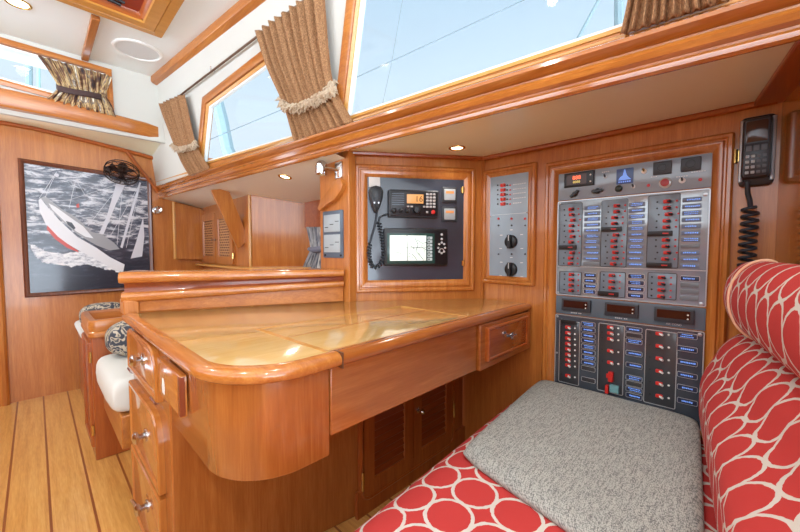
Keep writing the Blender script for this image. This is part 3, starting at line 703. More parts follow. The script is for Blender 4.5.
def pline(pts, w=.6):
    P_ = [MB_ @ Vector((*pic(*pt(*q_)), .0105)) for q_ in pts]; b = MB(); b.tube(P_, .0016, 4); b.build('printed_rigging', SAIL, pr0)
for l_ in (((134, 62), (112, 110), (92, 156)), ((134, 62), (70, 160)), ((205, 90), (190, 150), (180, 196)), ((205, 90), (240, 150), (300, 160)), ((352, 110), (180, 165), (110, 170)), ((370, 105), (250, 260)),
           ((378, 100), (356, 330)), ((442, 102), (390, 340)), ((442, 102), (330, 300)), ((195, 205), (250, 196), (300, 212)), ((205, 220), (250, 236), (300, 250))): pline(l_)
b = MB(); b.lathe([(.012, 0), (.012, .001)], MB_ @ Matrix.Translation((*pic(*pt(134, 74)), .009)), 12); b.build('printed_radar', SAIL, pr0)
pshape('printed_flag', [pt(*q_) for q_ in ((204, 122), (234, 124), (234, 134), (204, 134))], DKW, .0104)
pshape('printed_crew', [pt(*q_) for q_ in ((206, 182), (216, 178), (218, 192), (208, 194))], STR, .0106)

# ------------------------------------------------------------------ cage fan above the picture
fc = HY(122, 172, 3.20)
t = thing('cage_fan', fc, 'dark bronze cage fan mounted over the top of the framed photograph', 'fan')
BRZ = mat('dark_bronze', (50, 34, 28), .4, .7)
q = Vector((-.20, -.50, -.85)).normalized(); R = q.to_track_quat('Z', 'Y').to_matrix().to_4x4(); R.translation = fc
b = MB()
def rp(r, a, c): return R @ Vector((r*math.cos(a), r*math.sin(a), c))
for r, c in ((.100, 0), (.097, .03), (.065, .045), (.097, -.02)): b.tube([rp(r, 2*PI*k/28, c) for k in range(28)], .0035 if r > .08 else .0022, 6, True)
for k in range(10):
    a = 2*PI*k/10; b.tube([rp(.02, a, .05), rp(.065, a, .045), rp(.097, a, .03), rp(.100, a, 0), rp(.097, a, -.02), rp(.03, a, -.035)], .0018, 5)
b.build('cage', BRZ, t)
b = MB(); b.lathe([(.01, -.07), (.028, -.06), (.032, -.03), (.03, 0), (.012, .012), (.004, .05)], R, 18); b.build('motor', BRZ, t)
for k in range(3):
    a = 2*PI*k/3+.4; b = MB(); b.add([rp(.02, a-.25, -.002), rp(.084, a-.42, -.012), rp(.088, a+.30, .014), rp(.02, a+.4, .006), rp(.02, a-.25, .0), rp(.084, a-.42, -.010), rp(.088, a+.30, .016), rp(.02, a+.4, .008)],
                            [(0, 1, 2, 3), (7, 6, 5, 4), (0, 4, 5, 1), (1, 5, 6, 2), (2, 6, 7, 3), (3, 7, 4, 0)]); b.build('blade', BRZ, t)
b = MB(); b.tube([fc-q*.06, fc+Vector((.0, .06, .05)), Vector((fc.x, 3.315, fc.z+.03))], .009, 8); b.build('mount', BRZ, t)
b = MB(); b.lathe([(.02, 0), (.022, .02), (.012, .03)], frame(HY(107, 170, 3.2), (1, 0, 0), (0, 0, 1), (0, -1, 0)), 14); b.build('adjuster', BRZ, t)
# small chrome reading light right of the picture
fc = HY(158, 210, 3.28)
t = thing('wall_spotlight', (fc.x, 3.32, fc.z), 'small chrome ball spotlight on the forward bulkhead beside the framed photograph', 'spotlight')
Mz = frame((fc.x, 3.32, fc.z), (1, 0, 0), (0, 0, 1), (0, -1, 0))
b = MB(); b.lathe([(.03, 0), (.03, .006), (.012, .012), (.012, .02)], Mz, 20); b.build('base', STEEL, t)
b = MB(); b.lathe([(.002, .014), (.018, .018), (.028, .03), (.031, .045), (.028, .06), (.020, .066), (.004, .062)], Mz, 20); b.build('lamp_shade', STEEL, t)

# ------------------------------------------------------------------ salon settee end, cushions
t = thing('settee_end_box', (.27, 2.3, 0), 'wooden settee end box with open tray top, between the floor and the near bench', 'end box')
b = MB(); b.box(.165, .75, 2.12, 2.46, 0, .59); b.build('body', wood('cherry', 'z'), t, bevel=.006)
b = MB(); b.loft(rrect(.153, .76, 2.10, 2.48, .03), [(0.006, .575), (0, .583), (0, .597), (.006, .604)]); b.ring(rrect(.157, .755, 2.105, 2.475, .03), [(0, .604), (-.004, .625), (0, .65), (.006, .655), (.026, .655), (.03, .645), (.03, .604)]); b.build('tray', wood('honey', 'x'), t)
b = MB(); b.ring([(-2.44, .06), (-2.14, .06), (-2.14, .55), (-2.44, .55)], [(0, .0), (0, .008), (.008, .012), (.016, .008), (.016, 0)], frame((.165, 0, 0), (0, -1, 0), (0, 0, 1), (-1, 0, 0))); b.build('door', wood('cherry', 'z'), t)
for z in (.12, .46): hinge(frame((.165, 0, 0), (0, -1, 0), (0, 0, 1), (-1, 0, 0)), -2.128, z, z+.05, t, .006)
t = thing('salon_bench', (.45, 1.86, 0), 'wooden settee bench base between the desk cabinet and the end box', 'bench')
b = MB(); b.box(.20, 1.0, 1.62, 2.115, .24, .365); b.box(.30, 1.0, 1.62, 2.115, 0, .30); b.build('bench_base', wood('beam', 'y'), t, bevel=.004)
b = pillow((.168, 1.62), (1.0, 1.62), (1.0, 2.11), (.168, 2.11), .433, .066, 30, p=22.0, e=.35)
tag(b.build('seat_cushion', LINEN, uvf=None), 'white canvas bench cushion lying between desk cabinet and settee end box', 'cushion')
b = MB(); 
def blob(c, rx, ry, rz, p=.62, n=22, rot=None):
    b = MB(); rows = []
    sg = lambda v, e: math.copysign(abs(v)**e, v)
    for j in range(n+1):
        ph = -PI/2+PI*j/n; row = []
        for i in range(n*2):
            th_ = 2*PI*i/(n*2)
            v_ = Vector((rx*sg(math.cos(ph), p)*sg(math.cos(th_), p), ry*sg(math.cos(ph), p)*sg(math.sin(th_), p), rz*sg(math.sin(ph), p)))
            if rot: v_ = rot @ v_
            row.append(Vector(c)+v_)
        rows.append(row)
    return grid(rows, closed=True)
b = blob((.36, 1.99, .580), .16, .085, .085, .75)
tag(b.build('throw_pillow', FLOR, smooth=180), 'dark floral damask pillow resting on the white bench cushion', 'pillow')
t = thing('salon_bench', (.3, 2.95, 0), 'partly hidden wooden bench beyond the settee end box, below the framed photo', 'bench')
b = MB(); b.box(.19, 1.0, 2.52, 3.30, 0, .42); b.build('bench_base', wood('cherry', 'z'), t, bevel=.004)
b = pillow((.165, 2.50), (1.0, 2.50), (1.0, 3.29), (.165, 3.29), .48, .06, 16); tag(b.build('seat_cushion', LINEN), 'white bench cushion beyond the settee end box, mostly hidden', 'cushion')
b = blob((.27, 2.66, .600), .11, .07, .07, .75); tag(b.build('throw_pillow', FLOR, smooth=180), 'dark floral pillow peeking out behind the settee end box', 'pillow')

# ------------------------------------------------------------------ chart table
def arc(cx, cy, r, a0, a1, n=10): return [(cx+r*math.cos(math.radians(a0+(a1-a0)*k/n)), cy+r*math.sin(math.radians(a0+(a1-a0)*k/n))) for k in range(n+1)]
desk = [(.212, 1.60)]+arc(.212+.17, .63+.17, .17, 180, 270, 12)+[(.466, .6325), (1.465, .648), (1.465, .885), (.962, 1.255), (.938, 1.27)]
t = thing('chart_table', (.8, 1.0, .55), 'large varnished chart table with rounded corner, pale inlaid top and deep apron', 'table')
NOSE = [(.05, .718), (.016, .718), (.006, .720), (.0, .726), (-.002, .734), (0, .741), (.006, .747), (.016, .750)]
b = MB(); b.loft(desk, NOSE)
TOPM = wood('top', 'x', .16, 1.0)
b.build('tabletop', TOPM, t, smooth=60)
# edge of a slightly redder wood: nosing band just proud of the top
b = MB(); prof = [(.028, .7505), (.016, .7508), (.006, .7478), (-.001, .7412), (-.003, .734), (-.001, .7255), (.006, .7195), (.016, .7172), (.03, .7172)]
vs = []; fs = []; n = 14+1
def strip(poly, i0, i1, prof):
    b = MB(); rows = []
    offs = [[offset(poly, d)[i] for i in range(i0, i1+1)] for d, c in prof]
    rows = [[Vector((offs[j][i][0], offs[j][i][1], prof[j][1])) for i in range(i1-i0+1)] for j in range(len(prof))]
    return grid(rows)
strip(desk, 0, 14, prof).build('edge_moulding', wood('honey', 'y', .2, .6), t, smooth=60); strip(desk, 14, 15, prof).build('edge_moulding', wood('apron', 'x', .18, .8), t, smooth=60)
# inlay lines
def zstrip(x0, y0, x1, y1, w, z0, z1):
    d = Vector((x1-x0, y1-y0)).normalized(); n_ = Vector((-d.y, d.x))*w/2
    b = MB(); b.loft([(x0-n_.x, y0-n_.y), (x1-n_.x, y1-n_.y), (x1+n_.x, y1+n_.y), (x0+n_.x, y0+n_.y)], [(0, z0), (0, z1)]); return b
INL = wood('gold', 'x', .2, .7); GAP = mat('dark_seam', (96, 56, 28), .6)
for a in ((.44, .995, 1.02, .995, .006), (.44, .995, .45, .665, .014), (.455, .85, 1.02, .86, .003), (1.03, .995, 1.025, .668, .006), (.455, .665, 1.2, .672, .004)):
    zstrip(*a, .750, .7507).build('inlay_strip', INL if a[4] > .005 else wood('apron', 'x'), t)
zstrip(.466, .628, .466, .66, .003, .716, .7516).build('seam', GAP, t)
# apron and rounded corner panel
ap = offset(desk, .028)
AP0 = [(p_[0], p_[1]) for p_ in ap]
b = MB(); apr = AP0[1:14]
outer = [(.242, 1.088)]+apr+[(.448, AP0[13][1]), (.448, .70), (.42, 1.036)]
b.loft(outer, [(0.004, .512), (0, .516), (0, .7175)]); b.build('corner_panel', wood('apron', 'z', .25, .6), t, smooth=50)
b = MB(); b.box(.452, 1.058, AP0[13][1]-.001, AP0[13][1]+.04, .557, .7175); b.build('apron', wood('apron', 'x', .25, .6), t, bevel=.004)
b = MB(); b.box(1.062, 1.462, AP0[13][1]-.012, AP0[13][1]+.04, .555, .7175); b.build('apron', wood('apron', 'x', .25, .6), t, bevel=.004)
b = MB(); MD = frame((0, AP0[13][1]-.012, 0), (1, 0, 0), (0, 0, 1), (0, -1, 0))
b.plate(rrect(1.095, 1.41, .582, .706, .004), 0, .010, MD, .003); b.ring(rrect(1.095, 1.41, .582, .706, .004), [(.0, .010), (.004, .014), (.010, .014), (.014, .010)], MD); dr = b.build('drawer', wood('cherry', 'x', .2, .8), t)
b = MB(); b.lathe([(.012, .010), (.012, .013), (.005, .016), (.005, .03), (.012, .034), (.013, .042), (.004, .046)], MD @ Matrix.Translation((1.215, .662, 0)), 16)
b.tube([MD @ Vector((1.17, .668, .036)), MD @ Vector((1.215, .662, .04)), MD @ Vector((1.25, .658, .036))], [.007, .005, .007], 8); b.build('handle', STEEL, dr)

# ------------------------------------------------------------------ drawer cabinet under the table (left face at X = .238, front at Y = .985)
t = thing('drawer_cabinet', (.4, 1.3, 0), 'varnished drawer cabinet under the left end of the chart table', 'cabinet')
b = MB(); b.loft([(.238, 1.092), (.80, .990), (.80, 1.60), (.238, 1.60)], [(0, 0), (0, .716)])
b.build('body', wood('apron', 'z', .25, .6), t, bevel=.004)
MC = frame((.238, 0, 0), (0, -1, 0), (0, 0, 1), (-1, 0, 0))
def knob(parent, M, a, b_, s=1.0):
    k = MB(); Mk = M @ Matrix.Translation((a, b_, 0))
    k.lathe([(.013*s, 0), (.013*s, .004), (.006*s, .007), (.006*s, .018), (.011*s, .021), (.013*s, .028), (.009*s, .034), (.003, .036)], Mk, 18)
    return k.build('knob', STEEL, parent)
def mpanel(name, poly, parent, M, tone='honey'):
    b = MB(); b.plate(poly, 0, .012, M, .003); b.ring(offset(poly, -.004), [(0, 0), (0, .014), (.004, .018), (.012, .018), (.016, .012), (.016, 0)], M)
    return b.build(name, wood(tone, 'z', .18, .8), parent)
# drop front: rounded at its far and near top corner
def pol(pts): return pts
df = [(-1.585, .555), (-1.165, .555)]+[(-1.165-.09+.09*math.cos(a_), .612+.085*math.sin(a_)) for a_ in [PI/2*k/6 for k in range(7)]]+[(-1.545, .697)]+[(-1.545-.04*math.sin(a_), .657+.04*math.cos(a_)) for a_ in [PI/2*k/4 for k in range(5)]]
d = mpanel('drop_front', df, t, MC); knob(d, MC @ Matrix.Translation((0, 0, .012)), -1.345, .635, 1.5)
for a in (-1.56, -1.20):
    b = MB(); b.tube([MC @ Vector((a-.03, .548, .014)), MC @ Vector((a+.03, .548, .014))], .006, 8); b.build('hinge', STEEL, d)
b = MB(); b.plate(rrect(-1.150, -.93, .585, .685, .004), 0, .014, MC, .004); e_ = b.build('catch_board', wood('honey', 'y', .2, .7), t)
b = MB(); b.plate([(-1.10, .600), (-1.078, .598), (-1.073, .618), (-1.083, .640), (-1.095, .640), (-1.100, .618)], .014, .0146, MC, .0002); b.build('sticker', PAPER, e_)
b = MB(); b.box(-.944, -.929, .589, .681, .004, .0155, MC); b.build('end_strip', wood('dark', 'z'), e_)
dl = [(-1.585, .285), (-1.170, .285), (-1.170, .415)]+[(-1.170-.08+.08*math.cos(a_), .42+.08*math.sin(a_)) for a_ in [PI/2*k/6 for k in range(1, 7)]]+[(-1.585, .50)]
d = mpanel('drawer', dl, t, MC); knob(d, MC @ Matrix.Translation((0, 0, .012)), -1.345, .39, 1.5)
d = mpanel('drawer', rrect(-1.585, -1.17, .02, .262, .0), t, MC); knob(d, MC @ Matrix.Translation((0, 0, .012)), -1.36, .15, 1.5)
b = MB(); b.tube([MC @ Vector((-1.36, .15, .035)), MC @ Vector((-1.46, .13, .038))], .006, 8); b.build('latch_bar', STEEL, d)
# louvred locker between cabinet and hull, front at Y = .97
t = thing('louvred_locker', (1.1, .985, 0), 'dark louvred locker under the chart table with two doors', 'locker')
b = MB(); b.box(.80, 1.46, .985, 1.2, 0, .70); b.box(.78, 1.462, .972, .986, 0, .10); b.build('body', wood('cherry', 'z'), t)
MK = frame((0, .985, 0), (1, 0, 0), (0, 0, 1), (0, -1, 0))
b = MB(); b.ring(rrect(.80, 1.37, .055, .56, .045), [(-.008, 0), (-.008, .012), (0, .018), (.006, .016), (.006, 0)], MK); b.build('frame', wood('cherry', 'z'), t)
for a0, a1 in ((.812, 1.078), (1.082, 1.358)):
    b = MB(); b.ring(rrect(a0, a1, .068, .55, .012), [(0, .0), (0, .014), (.050, .014), (.054, .008), (.054, 0)], MK); d = b.build('door', wood('cherry', 'z'), t)
    b = MB()
    for k in range(13):
        z = .128+k*.029
        b.add([MK @ Vector(q_) for q_ in ((a0+.05, z, .012), (a1-.05, z, .012), (a1-.05, z+.024, .003), (a0+.05, z+.024, .003), (a0+.05, z-.004, .010), (a1-.05, z-.004, .010), (a1-.05, z+.02, .001), (a0+.05, z+.02, .001))],
              [(0, 1, 2, 3), (7, 6, 5, 4), (0, 4, 5, 1), (1, 5, 6, 2), (2, 6, 7, 3), (3, 7, 4, 0)])
    b.build('louvres', wood('dark', 'x'), d)
    if a0 > 1: knob(d, MK @ Matrix.Translation((0, 0, .014)), a0+.026, .30, .9)
hinge(MK, .803, .10, .17, t, .016); hinge(MK, 1.366, .18, .25, t, .016)

# ------------------------------------------------------------------ rail behind the table
RL = Vector((.205, 1.615, 0)); RR_ = Vector((.940, 1.262, 0))
t = thing('fiddle_rail', (.55, 1.45, .75), 'raised double-moulded wooden rail along the back of the chart table', 'rail')
dr_ = (RR_-RL).normalized(); nr = Vector((dr_.y, -dr_.x, 0))      # towards the viewer
def rail(prof_l, prof_r, a0, a1, ns=16):
    def pf(s):
        base = RL.lerp(RR_, s)
        out = []
        for (o0, z0), (o1, z1) in zip(prof_l, prof_r):
            out.append(base+nr*(o0*(1-s)+o1*s)+Vector((0, 0, z0*(1-s)+z1*s)))
        return out
    b = MB(); b.sweep(pf, [a0+(a1-a0)*k/ns for k in range(ns+1)]); return b
def Zs(l, r): return l, r
rail([(.0, .75), (.0, .80), (-.10, .80), (-.10, .75)], [(.0, .75), (.0, .82), (-.10, .82), (-.10, .75)], .015, 1).build('back_panel', wood('honey', 'x'), t, bevel=.002)
rail([(.010, .786), (.018, .794), (.018, .812), (.010, .822), (-.11, .822), (-.11, .786)], [(.010, .816), (.016, .820), (.016, .834), (.010, .840), (-.11, .840), (-.11, .816)], .016, 1).build('lower_moulding', wood('honey', 'x', .2, .8), t, smooth=60)
rail([(.004, .822), (-.002, .832), (-.002, .846), (.004, .856), (-.10, .856), (-.10, .822)], [(.004, .840), (-.002, .845), (-.002, .856), (.004, .862), (-.10, .862), (-.10, .840)], .022, 1).build('groove', wood('dark', 'x'), t)
rail([(.012, .856), (.022, .862), (.024, .878), (.018, .892), (.006, .897), (-.12, .897), (-.125, .88), (-.12, .856)], [(.012, .862), (.020, .866), (.022, .876), (.016, .888), (.006, .891), (-.12, .891), (-.125, .878), (-.12, .862)], .010, 1).build('cap', wood('honey', 'x', .18, .8), t, smooth=60)
b = MB(); b.box(RL.x+.008, RL.x+.055, RL.y-.035, RL.y+.04, .745, .795); b.build('corner_block', wood('honey', 'z'), t, bevel=.004)

# ------------------------------------------------------------------ VHF / plotter door on the chamfer wall
t = thing('instrument_door', MCH @ Vector((CLEN/2, .78, 0)), 'wood-framed instrument board with radio and chart plotter above the table', 'instrument board')
def door_frame(name, poly, w, M, parent, tone='honey', h=.014):
    b = MB(); b.ring(poly, [(0, .001), (0, h*.6), (.006, h), (.014, h), (.018, h*.65), (.022, h*.65), (.026, h), (w-.018, h), (w-.010, h*.7), (w-.004, h*.3), (w, .001)], M); return b.build(name, wood(tone, 'z', .2, .7), parent)
door_frame('frame', rrect(.038, .588, .786, 1.350, .008, 3), .058, MCH, t)
b = MB(); b.loft(rrect(.09, .535, .838, 1.300), [(0, .001), (0, .004)], MCH); bd = b.build('board', NAVY, t)
for z in (.90, 1.235):
    hinge(MCH, .528 if z > 1 else .534, z, z+.03, t, .008)
b = MB(); b.plate(rrect(.098, .148, 1.252, 1.296, .001), .004, .0048, MCH, .0002); b.build('paper_label', PAPER, t)
M4 = MCH @ Matrix.Translation((0, 0, .004))
r_ = thing('vhf_radio', MCH @ Vector((.295, 1.18, .004)), 'black marine radio with amber display and number keys, above the chart plotter', 'radio')
b = MB(); b.plate(rrect(.182, .408, 1.120, 1.240, .006), 0, .030, M4, .005); b.build('body', CHAR, r_)
b = MB(); b.plate(rrect(.188, .402, 1.126, 1.235, .005), .030, .034, M4, .002); b.build('front_plate', BLACK, r_)
for k in range(6):
    b = MB(); b.box(.196, .250, 1.172+k*.0095, 1.1755+k*.0095, .034, .0355, M4); b.build('speaker_slat', mat('slat_grey', (92, 104, 118), .4) if k == 0 else bpy.data.materials['slat_grey'], r_)
b = MB(); b.plate(rrect(.262, .336, 1.180, 1.220, .002), .034, .036, M4, .0006); ds = b.build('display', AMBER, r_)
text('16', .036, M4 @ Matrix.Translation((.316, 1.199, .0365)), mat('lcd_dark', (120, 70, 20), .5), ds)
for i in range(3):
    for j in range(5):
        b = MB(); b.plate(rrect(.348+i*.0155, .360+i*.0155, 1.162+j*.0138, 1.171+j*.0138, .002), .034, .037, M4, .001); b.build('key', mat('keypad_grey', (186, 184, 184), .4) if i+j == 0 else bpy.data.materials['keypad_grey'], r_)
for x, s in ((.205, .012), (.234, .008), (.264, .010), (.309, .019)):
    b = MB(); b.lathe([(s, .034), (s, .040), (s*.85, .052), (s*.3, .055)], M4 @ Matrix.Translation((x, 1.147 if s < .015 else 1.152, 0)), 18); b.build('knob', BLACK, r_)
b = MB(); b.lathe([(.009, .034), (.009, .040), (.003, .042)], M4 @ Matrix.Translation((.380, 1.143, 0)), 14); b.build('red_button', RED, r_)
for x in (.262, .278, .334, .352):
    b = MB(); b.plate(rrect(x, x+.011, 1.163, 1.170, .001) if x < .35 else rrect(x-.004, x+.006, 1.139, 1.147, .001), .034, .0365, M4, .001); b.build('key', bpy.data.materials['keypad_grey'], r_)
# handheld microphone and coiled cord
mc = thing('radio_microphone', MCH @ Vector((.128, 1.20, .01)), 'black fist microphone hanging left of the marine radio', 'microphone')
mo = [(.122, 1.140), (.134, 1.140), (.146, 1.165), (.158, 1.205), (.160, 1.232), (.150, 1.250), (.128, 1.256), (.106, 1.250), (.097, 1.232), (.099, 1.205), (.110, 1.165)]
b = MB(); b.loft(mo, [(.004, .002), (0, .008), (0, .022), (.003, .030), (.012, .034)], M4); b.build('body', CHAR, mc, smooth=50)
b = MB(); b.lathe([(.024, .031), (.023, .036), (.012, .038), (.002, .039)], M4 @ Matrix.Translation((.128, 1.222, 0)), 20); b.build('grille', BLACK, mc)
for k in range(2): b = MB(); b.lathe([(.004, .033), (.004, .036), (.001, .0365)], M4 @ Matrix.Translation((.120+.018*k, 1.180, 0)), 10); b.build('button', SATIN, mc)
def helix(pts, R, turns, r, n=None, seg=12):
    pts = [Vector(p_) for p_ in pts]; L = [0]
    for i in range(1, len(pts)): L.append(L[-1]+(pts[i]-pts[i-1]).length)
    N = int(turns*seg); out = []; prev = None
    for k in range(N+1):
        d = L[-1]*k/N; i = 0
        while i < len(L)-2 and L[i+1] < d: i += 1
        s = (d-L[i])/max(1e-9, L[i+1]-L[i]); p_ = pts[i].lerp(pts[i+1], s); tt = (pts[i+1]-pts[i]).normalized()
        if prev is None: a = tt.orthogonal().normalized()
        else: a = (prev-tt*prev.dot(tt)).normalized()
        prev = a; b_ = tt.cross(a); w = 2*PI*turns*k/N; out.append(p_+a*R*math.cos(w)+b_*R*math.sin(w))
    b = MB(); b.tube(out, r, 6); return b
def cpt(x, y, c=.02):                                            # point on the chamfer board
    n_ = MCH.to_3x3() @ Vector((0, 0, 1)); return hit(x, y, n_, n_.dot(CL)+c)
path = [cpt(x, y) for x, y in ((379, 222), (381, 232), (383, 243), (384, 254), (382, 262), (378, 267), (373, 267), (370, 261), (369, 252), (370, 243))]
path2 = [cpt(x, y) for x, y in ((370, 243), (372, 236), (375, 226), (377, 214), (377, 208))]
b = helix(path, .008, 26, .0032); b2 = MB(); b2.tube(path2, .004, 7); b2.tube([path[0], cpt(380, 217), cpt(384, 215, .02), cpt(388, 214, .03)], .004, 7)
b.add(b2.v, b2.f); b.build('coiled_cord', RUBBER, mc, smooth=80)
# chart plotter
cp = thing('chart_plotter', MCH @ Vector((.31, .98, .004)), 'rectangular chart plotter with a lit white chart screen and side keys', 'plotter')
b = MB(); b.plate(rrect(.162, .453, .905, 1.072, .008), 0, .022, M4, .005); b.build('body', BLACK, cp)
b = MB(); b.plate(rrect(.176, .392, .915, 1.050, .003), .022, .0232, M4, .0004); b.build('bezel', mat('screen_bezel', (40, 74, 70), .2), cp)
b = MB(); b.plate(rrect(.188, .352, .928, 1.040, .001), .0232, .0240, M4, .0003); sc_ = b.build('screen', SCREEN, cp)
MAPL = mat('chart_lines', (90, 100, 108), .5); rg = random.Random(21)
for ln in (((.188, .985), (.352, .985)), ((.265, 1.04), (.267, .928)), ((.30, 1.03), (.315, 1.0), (.305, .97), (.325, .95), (.340, .93)), ((.275, .995), (.30, .985), (.33, .99), (.352, .975)), ((.20, .96), (.225, .965), (.245, .955)), ((.31, 1.02), (.335, 1.005), (.352, 1.01)), ((.285, .96), (.30, .945), (.31, .93))):
    b = MB(); b.tube([M4 @ Vector((x, y, .0242)) for x, y in ln], .0011, 4); b.build('chart_line', MAPL, sc_)
b = MB()
for k in range(14): x = rg.uniform(.195, .35); y = rg.uniform(.935, 1.03); b.box(x, x+.004, y, y+.003, .0240, .0244, M4)
b.build('chart_marks', MAPL, sc_)
for k in range(7):
    b = MB(); b.plate(rrect(.358, .380, .928+k*.0158, .9405+k*.0158, .002), .0232, .0240, M4, .0003); b.build('screen_key', mat('soft_key', (168, 182, 184), .4, emit=(168, 182, 184), es=.35) if k == 0 else bpy.data.materials['soft_key'], cp)
    b = MB(); b.box(.361, .369, .932+k*.0158, .9365+k*.0158, .0240, .0244, M4); b.build('key_symbol', BLACK, cp)
for a in range(8):
    w = 2*PI*a/8; b = MB(); b.lathe([(.005, .022), (.005, .025), (.002, .026)], M4 @ Matrix.Translation((.424+.016*math.cos(w), .985+.024*math.sin(w)+(.03 if a in (1, 2, 3) else 0)*0, 0)), 10); b.build('button', mat('button_white', (200, 206, 210), .4) if a == 0 else bpy.data.materials['button_white'], cp)
b = MB(); b.ring(circ(.424, .972, .012, 20), [(0, .022), (.001, .025), (.004, .025), (.004, .022)], M4); b.build('dial_ring', EDGE, cp)
for y in (1.045, 1.025):
    b = MB(); b.lathe([(.0055, .022), (.0055, .025), (.002, .026)], M4 @ Matrix.Translation((.424, y, 0)), 10); b.build('button', bpy.data.materials['button_white'], cp)
for z0, lb in ((1.193, 'upper of two small square gauges with amber readout right of the radio'), (1.105, 'lower of two small square gauges with amber readout right of the radio')):
    g_ = thing('square_gauge', MCH @ Vector((.467, z0+.03, .004)), lb, 'gauge', 'small square gauges beside the radio')
    b = MB(); b.plate(rrect(.430, .500, z0, z0+.068, .004), 0, .008, M4, .002); b.build('bezel', CHAR, g_)
    b = MB(); b.plate(rrect(.439, .491, z0+.009, z0+.059, .003), .008, .010, M4, .001); b.build('face', mat('gauge_face', (172, 180, 184), .4) if z0 > 1.15 else bpy.data.materials['gauge_face'], g_)
    b = MB(); b.box(.446, .484, z0+.038, z0+.049, .010, .0108, M4); b.build('readout', mat('gauge_amber', (176, 120, 70), .4, emit=(220, 140, 80), es=.5) if z0 > 1.15 else bpy.data.materials['gauge_amber'], g_)

# ------------------------------------------------------------------ narrow switch panel on the hull side wall
t = thing('inverter_switch_panel', (XH, .75, .83), 'narrow grey switch panel with two black rotary knobs in a wooden frame', 'switch panel')
door_frame('frame', rrect(-.884, -.632, .822, 1.342, .006, 3), .040, MH, t)
b = MB(); b.loft(rrect(-.850, -.664, .84, 1.325), [(0, .001), (0, .004)], MH); b.build('plate', PLATE, t)
M5 = MH @ Matrix.Translation((0, 0, .004))
b = MB(); b.box(-.838, -.676, 1.1335, 1.1350, 0, .0008, M5); b.build('divider_line', EDGE, t)
def HN(x, y): p_ = HX(x, y, XH-.004); return (-p_.y, p_.z)
def nx(x, y): return HN(485+x/4.433, 165+y/4.433)
BL0 = None
for k, y in enumerate((90, 111, 131, 152, 173)):
    a_, b_ = nx(80, y)
    b = MB(); b.plate(rrect(a_-.012, a_+.012, b_-.007, b_+.007, .003), 0, .005, M5, .002); bb = b.build('breaker', RED, t)
    b = MB(); b.tube([M5 @ Vector((a_+.003, b_, .004)), M5 @ Vector((a_+.010, b_+.004, .014))], .0035, 7); b.build('lever', mat('pale_red', (226, 130, 116), .4) if k == 0 else bpy.data.materials['pale_red'], bb)
    for x in (57, 99, 112):
        p_ = nx(x, y); b = MB(); b.lathe([(.0038, 0), (.0038, .002), (.001, .003)], M5 @ Matrix.Translation((*p_, 0)), 8); b.build('indicator', BLACK if x != 112 else REDL, t)
    p_ = nx(150, y-6); b = MB()
    for q_ in range(6 if k < 4 else 4): b.box(p_[0]-.026+q_*.010, p_[0]-.019+q_*.010, p_[1]-.0015, p_[1]+.0015, 0, .0006, M5)
    b.build('lettering', LETT, t)
for y, mt in ((238, REDL), (268, CHAR), (395, CHAR)):
    for x in (60, 118, 178):
        p_ = nx(x, y); b = MB(); b.lathe([(.0055 if mt is REDL else .004, 0), (.005 if mt is REDL else .0035, .003), (.001, .004)], M5 @ Matrix.Translation((*p_, 0)), 10); b.build('indicator', mt, t)
for y in (340, 462):
    p_ = nx(116, y); Mk = M5 @ Matrix.Translation((*p_, 0))
    b = MB(); b.lathe([(.030, 0), (.030, .004), (.027, .010), (.022, .012)], Mk, 24); b.box(-.008, .008, -.030, .030, .010, .026, Mk); kb = b.build('rotary_knob', BLACK, t, bevel=.002)
    b = MB(); b.box(-.0012, .0012, .004, .028, .026, .0266, Mk); b.build('pointer', LETT, kb)
    for dx, dz in ((-.048, .03), (.048, .03), (-.05, -.03), (.05, -.03), (0, .052)):
        b = MB(); b.box(p_[0]+dx-.006, p_[0]+dx+.006, p_[1]+dz-.0015, p_[1]+dz+.0015, 0, .0006, M5); b.build('lettering', LETT, t)
for a_, z in ((-.843, 1.318), (-.671, 1.318), (-.843, 1.128), (-.671, 1.136), (-.843, .848), (-.671, .848)):
    b = MB(); b.lathe([(.0035, 0), (.003, .0015), (.001, .002)], M5 @ Matrix.Translation((a_, z, 0)), 8); b.build('screw', STEEL, t)

# ------------------------------------------------------------------ main electrical panel
t = thing('electrical_panel', (XH, .32, .4), 'tall electrical distribution panel with rows of red breakers and blue labels', 'electrical panel')
door_frame('frame', rrect(-.594, -.033, .36, 1.328, .008, 3), .049, MH, t, h=.018)
def HP(x, y): p_ = HX(x, y, XH-.006); return (-p_.y, p_.z)
def polyp(pts): return [HP(*q_) for q_ in pts]
A0, A1 = -.543, -.083
M6 = MH @ Matrix.Translation((0, 0, .006))
b = MB(); b.plate(rrect(A0, A1, 1.172, 1.276, .004), -.005, 0, MH @ Matrix.Translation((0, 0, .006)), .001); b.build('meter_plate', PLATE, t)
b = MB(); b.plate(rrect(A0, A1, .797, 1.168, .004), -.005, .0005, M6, .001); b.build('upper_plate', PLATEU, t)
b = MB(); b.plate(rrect(A0, A1, .722, .793, .002), -.005, 0, M6, .001); b.build('middle_plate', PLATEM, t)
b = MB(); b.plate(rrect(A0, A1, .38, .719, .004), -.005, .0005, M6, .001); b.build('lower_plate', PLATED, t)
for a0, a1, z0, z1 in ((A0, A1, .797, 1.168), (A0, A1, .38, .719)):
    b = MB(); b.ring(rrect(a0, a1, z0, z1, .006, 3), [(0, 0), (0, .003), (.003, .003), (.003, 0)], M6); b.build('cover_edge', EDGE, t)
b = MB(); b.box(A0+.004, A1-.004, .9105, .9125, .0005, .0012, M6); b.build('divider_line', EDGE, t)
def ux(x, y): return HP(545+x/3.326, 145+y/3.326)             # measured on enlargements of the panel
def lx(x, y): return HP(545+x/4.095, 290+y/4.095)
